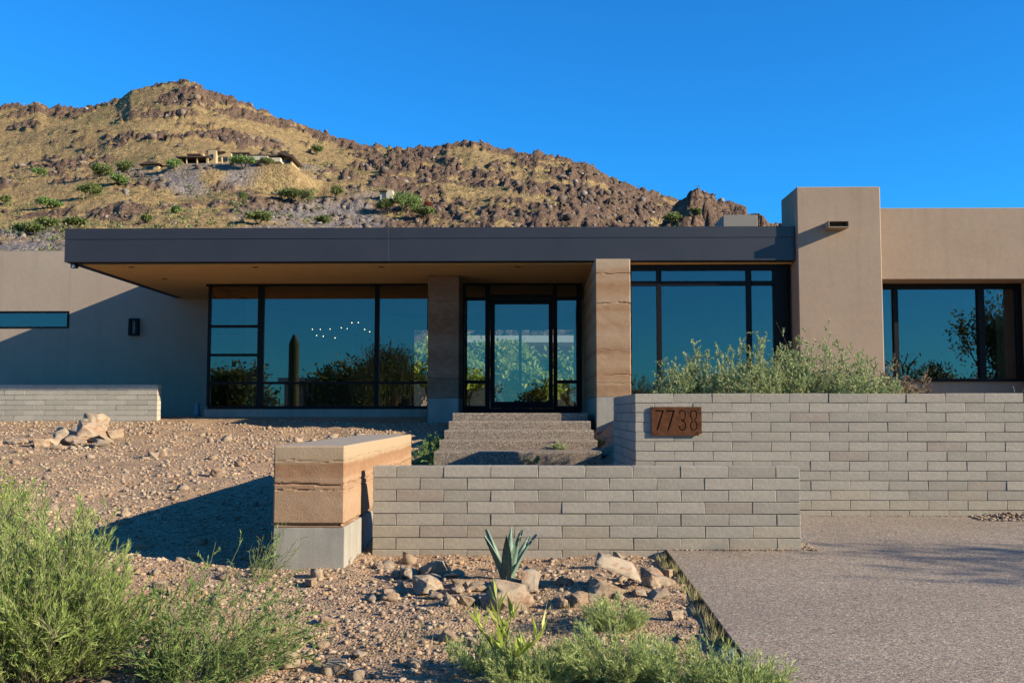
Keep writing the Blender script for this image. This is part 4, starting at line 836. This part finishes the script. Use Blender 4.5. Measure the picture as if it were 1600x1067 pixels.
for a in [(136, 692, 50, 'large golden rock in the pile before the pale wall', 7, 1.1, (0, .2), .6, 'rock', Bq), (146, 682, 40, 'pale pointed rock at the back of the left pile', 3, 1.3, (.1, .5), .9, 'rock', Bq, .06), (100, 694, 42, 'shaded grey rock on the left side of the pile', 1, .9, (0, .3), .4, 'rock', Bq), (62, 699, 24, 'small tan rock at the left end of the pile', 8, .9, (0, 0), .4, 'rock', Bq), (88, 702, 24, 'long yellow stone lying before the shaded rock', 9, .5, (0, 0), .05, 'rock', Bq), (166, 691, 30, 'reddish flat rock leaning on the pile right side', 6, .6, (0, .6), .2, 'rock', Bq), (178, 685, 28, 'pale rock at the right end of the pile', 12, .9, (0, -.2), .7, 'rock', Bq), (113, 703, 14, 'small pale stone in front of the pile', 4, .8, (0, 0), .7, 'rock', Bq), (115, 697, 34, 'brown rock between the shaded and golden rocks of the pile', 11, .9, (0, .1), .3, 'rock', Bq), (120, 684, 32, 'pale rock behind the middle of the pile', 0, 1.1, (.1, 0), 1.3, 'rock', Bq, .03), (160, 697, 26, 'small orange rock before the right side of the pile', 13, .8, (0, 0), .2, 'rock', Bq), (76, 696, 28, 'grey rock between the small tan and shaded rocks', 10, .8, (0, 0), .8, 'rock', Bq), (20, 694, 34, 'low tan rock left of the pile near the picture edge', 2, .5, (0, 0), .1, 'rock', Bq),
          (236, 716, 20, 'tan stone of the small heap on the gravel', 10, 1, (0, 0), .7, 'rock', Bq), (250, 714, 18, 'upright stone of the small heap on the gravel', 3, 1.2, (0, 0), .2, 'rock', Bq), (260, 710, 20, 'pale right stone of the small heap on the gravel', 12, .9, (0, .4), .2, 'rock', Bq), (226, 719, 14, 'left low stone of the small heap on the gravel', 7, .7, (0, 0), .2, 'rock', Bq)]:
    put_rock(*a)
C_ = 'single rocks lying on the gravel'
for a in [(484, 917, 24, 'pale tan block shaped rock below the bench footing', 5), (507, 979, 26, 'pale rounded rock on the open gravel', 3), (450, 1045, 46, 'large tan rock near the lower left', 7), (521, 1055, 40, 'grey lichen spotted rock at the bottom edge', 2), (410, 1045, 24, 'small brown rock left of the large tan rock', 4), (590, 890, 20, 'tan stone right of the bench footing', 9), (645, 1045, 26, 'orange tan stone at the bottom centre left', 11), (480, 998, 24, 'flat grey stone left of the rounded rock', 6), (430, 990, 22, 'low tan stone beside the leaning green plant', 8), (700, 1005, 30, 'dark brown rock before the bright sprout', 1), (735, 1008, 22, 'tan stone behind the bright sprout', 10), (542, 882, 18, 'small stone at the bench footing corner', 12), (516, 882, 14, 'pale stone at the bench footing', 13),
          (270, 930, 26, 'brown stone right behind the feathery bush', 0), (560, 1030, 30, 'dark red brown flat stone low on the gravel', 6), (245, 925, 30, 'tan rock partly hidden by the feathery bush', 5), (338, 745, 24, 'pale upright stone on the upper gravel', 3), (700, 656, 16, 'yellow stone at the shade edge near the steps', 9), (940, 692, 22, 'orange rock at the right end of the second step', 5), (949, 712, 30, 'dark shaded rock beside the lowest step', 1), (935, 681, 14, 'small pale stone right of the third step', 3)]:
    put_rock(*a[:4], sh=a[4], group=C_, hs=.95)
n = 0; rr = random.Random(77); pts = []
while n < 250:
    Y = 4.8 + 14 * rr.random() ** 1.4; X = rr.uniform(-.55 * Y, 1.05)
    if (bx0 - .1 < X < bx1 + .1 and BY0 - .1 < Y < BY1 + .1) or (X > fx0 - .1 and FWY - .1 < Y < FWY + .4) or (X > X0 - .1 and Y > FWY): continue
    s_ = (.018 + .050 * rr.random() ** 2.2) * (1 + .04 * (Y - 5)); o = link('stone', SM[rr.randrange(8)]); o.location = (X, Y, float(gz(X, Y)) + s_ * .2); o.scale = (s_, s_, s_ * rr.uniform(.7, 1.2)); o.rotation_euler = (rr.uniform(-.3, .3), rr.uniform(-.3, .3), rr.uniform(0, 6.28))
    tag(o, 'small loose tan or grey stone lying on the desert gravel', 'stone', 'small stones scattered over the gravel'); n += 1

# ------------------------------------------------------------------ plants
p = ground_at(105, 1085)
shrub('feathery_bush', 'big feathery yellow green bush at the lower left', 'bush', (p.x - .25, p.y + .15, p.z), .56, 1.02, 270, 13, 28, .036, .0044, L_YEL, STEM, 1, flat=.55, tilt=1.2, up=.3, stem_r=.0042, spread=.38, twig_len=.17, tmin=.4)
p = ground_at(-60, 930); shrub('feathery_bush', 'feathery yellow green bush cut by the left picture edge', 'bush', p, .6, .95, 140, 12, 22, .034, .0048, L_YEL, STEM, 2, flat=.55, tilt=1.2, stem_r=.004, spread=.38, twig_len=.17, tmin=.4)
p = ground_at(5, 800); shrub('leafy_sprout', 'brighter broad leaved sprig at the left picture edge', 'plant', p, .12, .42, 9, 6, 6, .05, .011, L_BRI, STEMG, 3, tilt=.6, twig_len=.1)
p = ground_at(300, 1060)
shrub('sprawling_herb', 'sprawling thin stemmed green herb leaning right towards the bench', 'plant', p, .52, .70, 110, 10, 14, .024, .0066, L_GRN, STEMG, 4, tilt=1.25, up=.2, lean=(.15, .25), stem_r=.0032, spread=.8, twig_len=.14, tmin=.15)
p = ground_at(405, 905)
shrub('wiry_weed', 'wiry pale weed with thin stalks before the concrete footing', 'plant', p, .26, .55, 16, 9, 6, .014, .005, L_GRN, STEMG, 5, tilt=.9, lean=(.12, 0), stem_r=.003, spread=.7, twig_len=.08, tmin=.15)
for i, (px, py, rd, hh, nn, lab) in enumerate([(830, 1075, .30, .24, 80, 'soft lacy green weed left clump at the bottom edge'), (960, 1065, .40, .30, 120, 'soft lacy green weed middle clump at the bottom edge'), (1075, 1085, .36, .28, 90, 'soft lacy green weed right clump beside the driveway'), (960, 985, .22, .20, 45, 'small lacy green weed below the tilted slab'), (760, 1050, .24, .22, 40, 'thin lacy weed around the bright sprout'), (1160, 1100, .28, .28, 60, 'lacy green weed at the driveway edge corner')]):
    p = ground_at(px, min(py, 1100)); shrub('lacy_weed', lab, 'plant', p, rd, hh, nn, 9, 17, .030, .0036, m_leaf('leaf_lacy%d' % i, [(0, (.30, .38, .11)), (.5, (.42, .50, .17)), (1, (.54, .58, .24))]) if i == 0 else bpy.data.materials['leaf_lacy0'], STEMG, 40 + i, flat=.6, tilt=.95, stem_r=.0022, spread=.45, twig_len=.10, tmin=.2, group='lacy weeds along the bottom edge')
p = ground_at(785, 1080); q_ = thing('bright_sprout', 'bright yellow green sprout with long narrow leaves at bottom centre', 'plant', p)
g_ = np.random.default_rng(8); m = MB(); LP, LD = [], []
for a, b in ((-.12, .34), (-.03, .44), (.05, .38), (.20, .27), (.0, .28), (.10, .20)):
    top = Vector((p.x + a, p.y + .02 * g_.normal(), p.z + b)); mid = Vector((p.x + a * .3, p.y, p.z + b * .55)); m.tube([p, mid, top], [.006, .0045, .0025], 5)
    for t in np.linspace(.35, 1, 11):
        c_ = mid.lerp(top, (t - .35) / .65) if t > .35 else mid; LP.append(c_[:]); an = g_.random() * 6.28; LD.append((math.cos(an) * .6 + a * 2, math.sin(an) * .6, .75 + .3 * t))
m.build('stems', STEMG, q_); LP = np.array(LP) - np.array(p[:])
link('leaves', leaf_mesh('leaves', LP, np.array(LD), .085 + .06 * g_.random(len(LP)), .017, L_BRI, g_, .06), q_)['kind'] = 'stuff'
for px, py, lab in ((1015, 1075, 'silver leaved sprig among the bottom weeds, left one'), (1145, 1080, 'silver leaved sprig beside the driveway, right one')):
    p = ground_at(px, py); shrub('silver_sprig', lab, 'plant', p, .10, .24, 7, 5, 6, .045, .015, L_SIL, STEMG, px, tilt=.6, twig_len=.05, tmin=.3, group='silver leaved sprigs')
# agave
p = ground_at(792, 906); ag = thing('agave', 'blue green agave with stiff pointed leaves among the rocks', 'agave', p)
k = N('agave_skin'); AG = k.fin(k.ramp(k.noise(5, 4, .6, k.coord((8, 8, 1))), [(.3, (.10, .17, .12)), (.7, (.22, .30, .22))]), .55, .35)
for i in range(9):
    rr = random.Random(i * 3 + 1); az = i * 2.399 + .5; ti = .10 + .42 * (i / 9) ** .8; L = .42 * rr.uniform(.82, 1.05) * (1 - .12 * (i / 9)); wd = .036
    d = Vector((math.cos(az) * math.sin(ti), math.sin(az) * math.sin(ti), math.cos(ti))); sd = Vector((-math.sin(az), math.cos(az), 0)); nn = d.cross(sd); vs, fs = [], []
    for j in range(9):
        t = j / 8; w_ = wd * (.75 + .55 * math.sin(min(t * 2.2, 1.57))) * (1 - t ** 2.2) + .001; c_ = Vector((math.cos(az) * .018, math.sin(az) * .018, 0)) + d * L * t + Vector((math.cos(az), math.sin(az), 0)) * .07 * t * t
        th = .012 * (1 - t) + .001
        for q_, o_ in ((-1, .012), (-.5, 0), (0, -.006), (.5, 0), (1, .012), (.5, th), (0, th + .004), (-.5, th)): vs.append(c_ + sd * w_ * q_ - nn * (o_ if abs(q_) == 1 or o_ <= 0 else -o_) * (1 if abs(q_) == 1 else 1))
    for j in range(8):
        for c in range(8): fs.append((j * 8 + c, j * 8 + (c + 1) % 8, (j + 1) * 8 + (c + 1) % 8, (j + 1) * 8 + c))
    mm = MB(); mm.add([v + p for v in vs], fs); mm.build('leaf', AG, ag, True)
# shrubs above the number wall
for i, (px, ptop, rd, mt) in enumerate([(1052, 580, .24, 0), (1070, 548, .38, 0), (1105, 553, .50, 0), (1160, 535, .5, 0), (1205, 514, .58, 0), (1290, 522, .62, 0), (1345, 566, .46, 0), (1405, 575, .42, 1), (1240, 560, .5, 0)]):
    Y = 11.95 + .35 * (i % 3); x = xa(px, Y, 590); z0 = float(gz(x, Y)); ht_ = za(ptop, Y) - z0
    lab = ['leftmost pale grey green shrub behind the number wall', 'second grey green shrub from the left behind the number wall', 'third grey green shrub behind the number wall', 'grey green shrub left of the tallest one behind the wall', 'tallest grey green shrub before the dark window edge', 'full grey green shrub before the stucco tower', 'lower grey green shrub right of the tower', 'brownish dry seeded shrub before the right window', 'grey green shrub filling between the two tallest ones'][i]
    shrub('planter_shrub', lab, 'shrub', (x, Y, z0), rd * 1.18, ht_ * 1.10, 210, 12, 22, .031, .0115, L_GRY if not mt else L_DRY, STEM, 60 + i, tilt=1.05, up=.3, stem_r=.003, spread=.7, twig_len=.13, tmin=.2, group='shrubs in a row behind the number wall')
x = xa(1603, 12.2, 600); shrub('planter_shrub', 'small green sprig at the right picture edge above the wall', 'shrub', (x, 12.2, -.34), .2, .66, 14, 8, 10, .03, .009, L_GRY, STEM, 75, tilt=.6, group='shrubs in a row behind the number wall')
# weeds by the steps, tufts on the driveway edge
for i, (px, py, s_, lab) in enumerate([(683, 690, .30, 'green weed patch left of the second step'), (688, 668, .24, 'green weed left of the third step'), (672, 715, .28, 'grey green weed left of the lowest step'), (928, 660, .2, 'small weed at the right end of the top steps')]):
    d = ray(px, py); Y = 14.4 + (715 - py) / 60 * 2; x = d.x / d.y * Y; shrub('step_weed', lab, 'weed', (x, Y, float(gz(x, Y))), s_, s_ * .9, 26, 6, 9, .045, .012, L_GRN, STEMG, 80 + i, tilt=1.2, twig_len=.12, group='weeds growing beside the steps')
for i, (X_, k_, lab) in enumerate(((.42, 2, 'small grey green weed growing on the third step edge'), (.02, 1, 'tiny weed rooted at the lowest step'))):
    shrub('step_weed', lab, 'weed', (X_, D1 + TR * (k_ - 1) - .04 + .0, -.523 + RI * (k_ - 2) + .0), .13, .14, 14, 5, 8, .04, .010, L_GRY, STEMG, 90 + i, tilt=1.1, twig_len=.06, group='weeds growing beside the steps')
rr = random.Random(4); ORD = ['nearest the low wall', 'second from the low wall', 'third from the low wall', 'fourth from the low wall', 'fifth from the low wall', 'sixth from the low wall', 'seventh from the low wall', 'eighth from the low wall', 'ninth from the low wall', 'farthest from the low wall']
for i in range(10):
    Y = 8.55 - i * .31 + rr.uniform(-.05, .05); x = 1.10 + rr.uniform(-.03, .015); g_ = np.random.default_rng(900 + i); n = 60; z0 = float(gz(x, Y))
    P = np.stack([g_.normal(size=n) * .02, g_.normal(size=n) * .035, np.zeros(n)], -1); D = g_.normal(size=(n, 3)) * .28 + np.array([-.05, 0, 1])
    o = link('grass_tuft', leaf_mesh('grass_tuft', P, D, (.07 + .09 * g_.random(n)) * rr.uniform(.6, 1.15), .0035, L_STRAW, g_)); o.location = (x, Y, z0 - .01); tag(o, 'dry straw grass tuft on the driveway edging, ' + ORD[i], 'grass tuft', 'grass tufts along the driveway edge')
# dry yellow grass wisps near the rocks
r = np.random.default_rng(55); cl = [(880, 965), (900, 985), (770, 965), (860, 935), (30, 715), (60, 735), (110, 725), (850, 1000), (640, 1010), (40, 770), (700, 985), (935, 960)]
LP = []
for px, py in cl:
    p = ground_at(px, py); a = np.array(p[:])[None] + r.normal(size=(110, 3)) * np.array([.16, .14, 0]); a[:, 2] = gz(a[:, 0], a[:, 1]); LP.append(a)
LP = np.concatenate(LP); tag(link('dry_grass', leaf_mesh('dry_grass', LP, r.normal(size=LP.shape) * .5 + np.array([0, 0, 1]), .03 + .05 * r.random(len(LP)), .003, L_STRAW, r)), 'thin dry yellow grass between the stones', 'grass', kind='stuff')

# ------------------------------------------------------------------ what the windows mirror and what stands off to the side
tree('palo_verde_tree', 'desert tree right of the driveway casting shade on it', (15.3, 4.1, -1.5), 5.6, 1.7, L_TREE, 201, 6000, .15, None, 'tree', .3)
tree('mesquite_tree', 'dark mesquite mirrored in the left window beside the column', (-7.0, -8, -1.9), 6.0, 3.0, L_TREE, 202, 6500, .16, None, 'tree', .2, True)
tree('mesquite_tree', 'broad dark bush mirrored in the right window', (19, -10, -2), 5.2, 4.6, L_TREE, 203, 7000, .2, None, 'tree', .2, True)
rr = random.Random(6)
for i in range(9):
    x = -34 + i * 4.4 + rr.uniform(-1, 1); y = -20 + rr.uniform(-4, 4)
    tree('roadside_bush', ['far left roadside bush across the drive', 'second roadside bush behind the camera', 'third roadside bush behind the camera', 'fourth roadside bush behind the camera', 'fifth roadside bush behind the camera', 'sixth roadside bush behind the camera', 'seventh roadside bush behind the camera', 'eighth roadside bush behind the camera', 'last roadside bush on the right behind the camera'][i], (x, y, -2.4), rr.uniform(4.0, 5.8), rr.uniform(2.6, 3.6), L_TREE, 210 + i, 3200, .36, 'roadside bushes mirrored in the glass', 'bush', .2, True)
sg_ = thing('saguaro', 'tall saguaro cactus mirrored in the left window', 'cactus', (-15.7, -25, -2.5)); SGM = m_plain('cactus_skin', (.09, .13, .05), .8, .2, 0, .2, 6, .3)
MB().tube([(-15.7, -25, -2.6), (-15.7, -25, 0), (-15.7, -25, 4.6), (-15.7, -25, 5.2)], [.32, .36, .34, .1], 14).build('trunk', SGM, sg_)
nh = thing('neighbour_house', 'pale flat roofed neighbour house mirrored in the left window', 'house', (-14, -34, -2.5))
MB().box(-18, -8, -40, -32, -2.6, 2.2).build('wall', PALE, nh); MB().box(-18.4, -7.6, -40.4, -31.6, 2.2, 2.6).build('roof', WHITE, nh)
for x in (-16.5, -13.5, -10.5): MB().box(x, x + 1.6, -31.99, -31.9, -.8, 1.2).build('window', HG, nh)
# courtyard behind the hall
for i, (x, y, h_) in enumerate(((-2.0, 32.6, 2.0), (.1, 32.4, 1.5), (-.8, 35, 2.5), (1.4, 34, 2.1), (-3.6, 33.5, 2.4))):
    tree('courtyard_bush', ['left green courtyard bush seen through the hall', 'low green courtyard bush seen through the front door', 'taller courtyard bush behind the low one', 'right courtyard bush seen through the sidelight', 'courtyard bush seen through the left sidelight'][i], (x, y, -.06), h_, h_ * .62, L_BRI, 300 + i, 6000, .2, 'green bushes in the rear courtyard', 'bush', .2, True)
cw = thing('courtyard_wing', 'white rear wing with a low flat roof seen through the door', 'house', (0, 36, -.06))
MB().box(-9, 7, 40, 40.3, -.1, 2.6).build('wall', PALE, cw); MB().box(-2.4, 7.4, 37.4, 40.6, 2.6, 2.85).build('roof', WHITE, cw); MB().box(-1, 1, 39.9, 39.99, .2, 2.1).build('window', HG, cw)
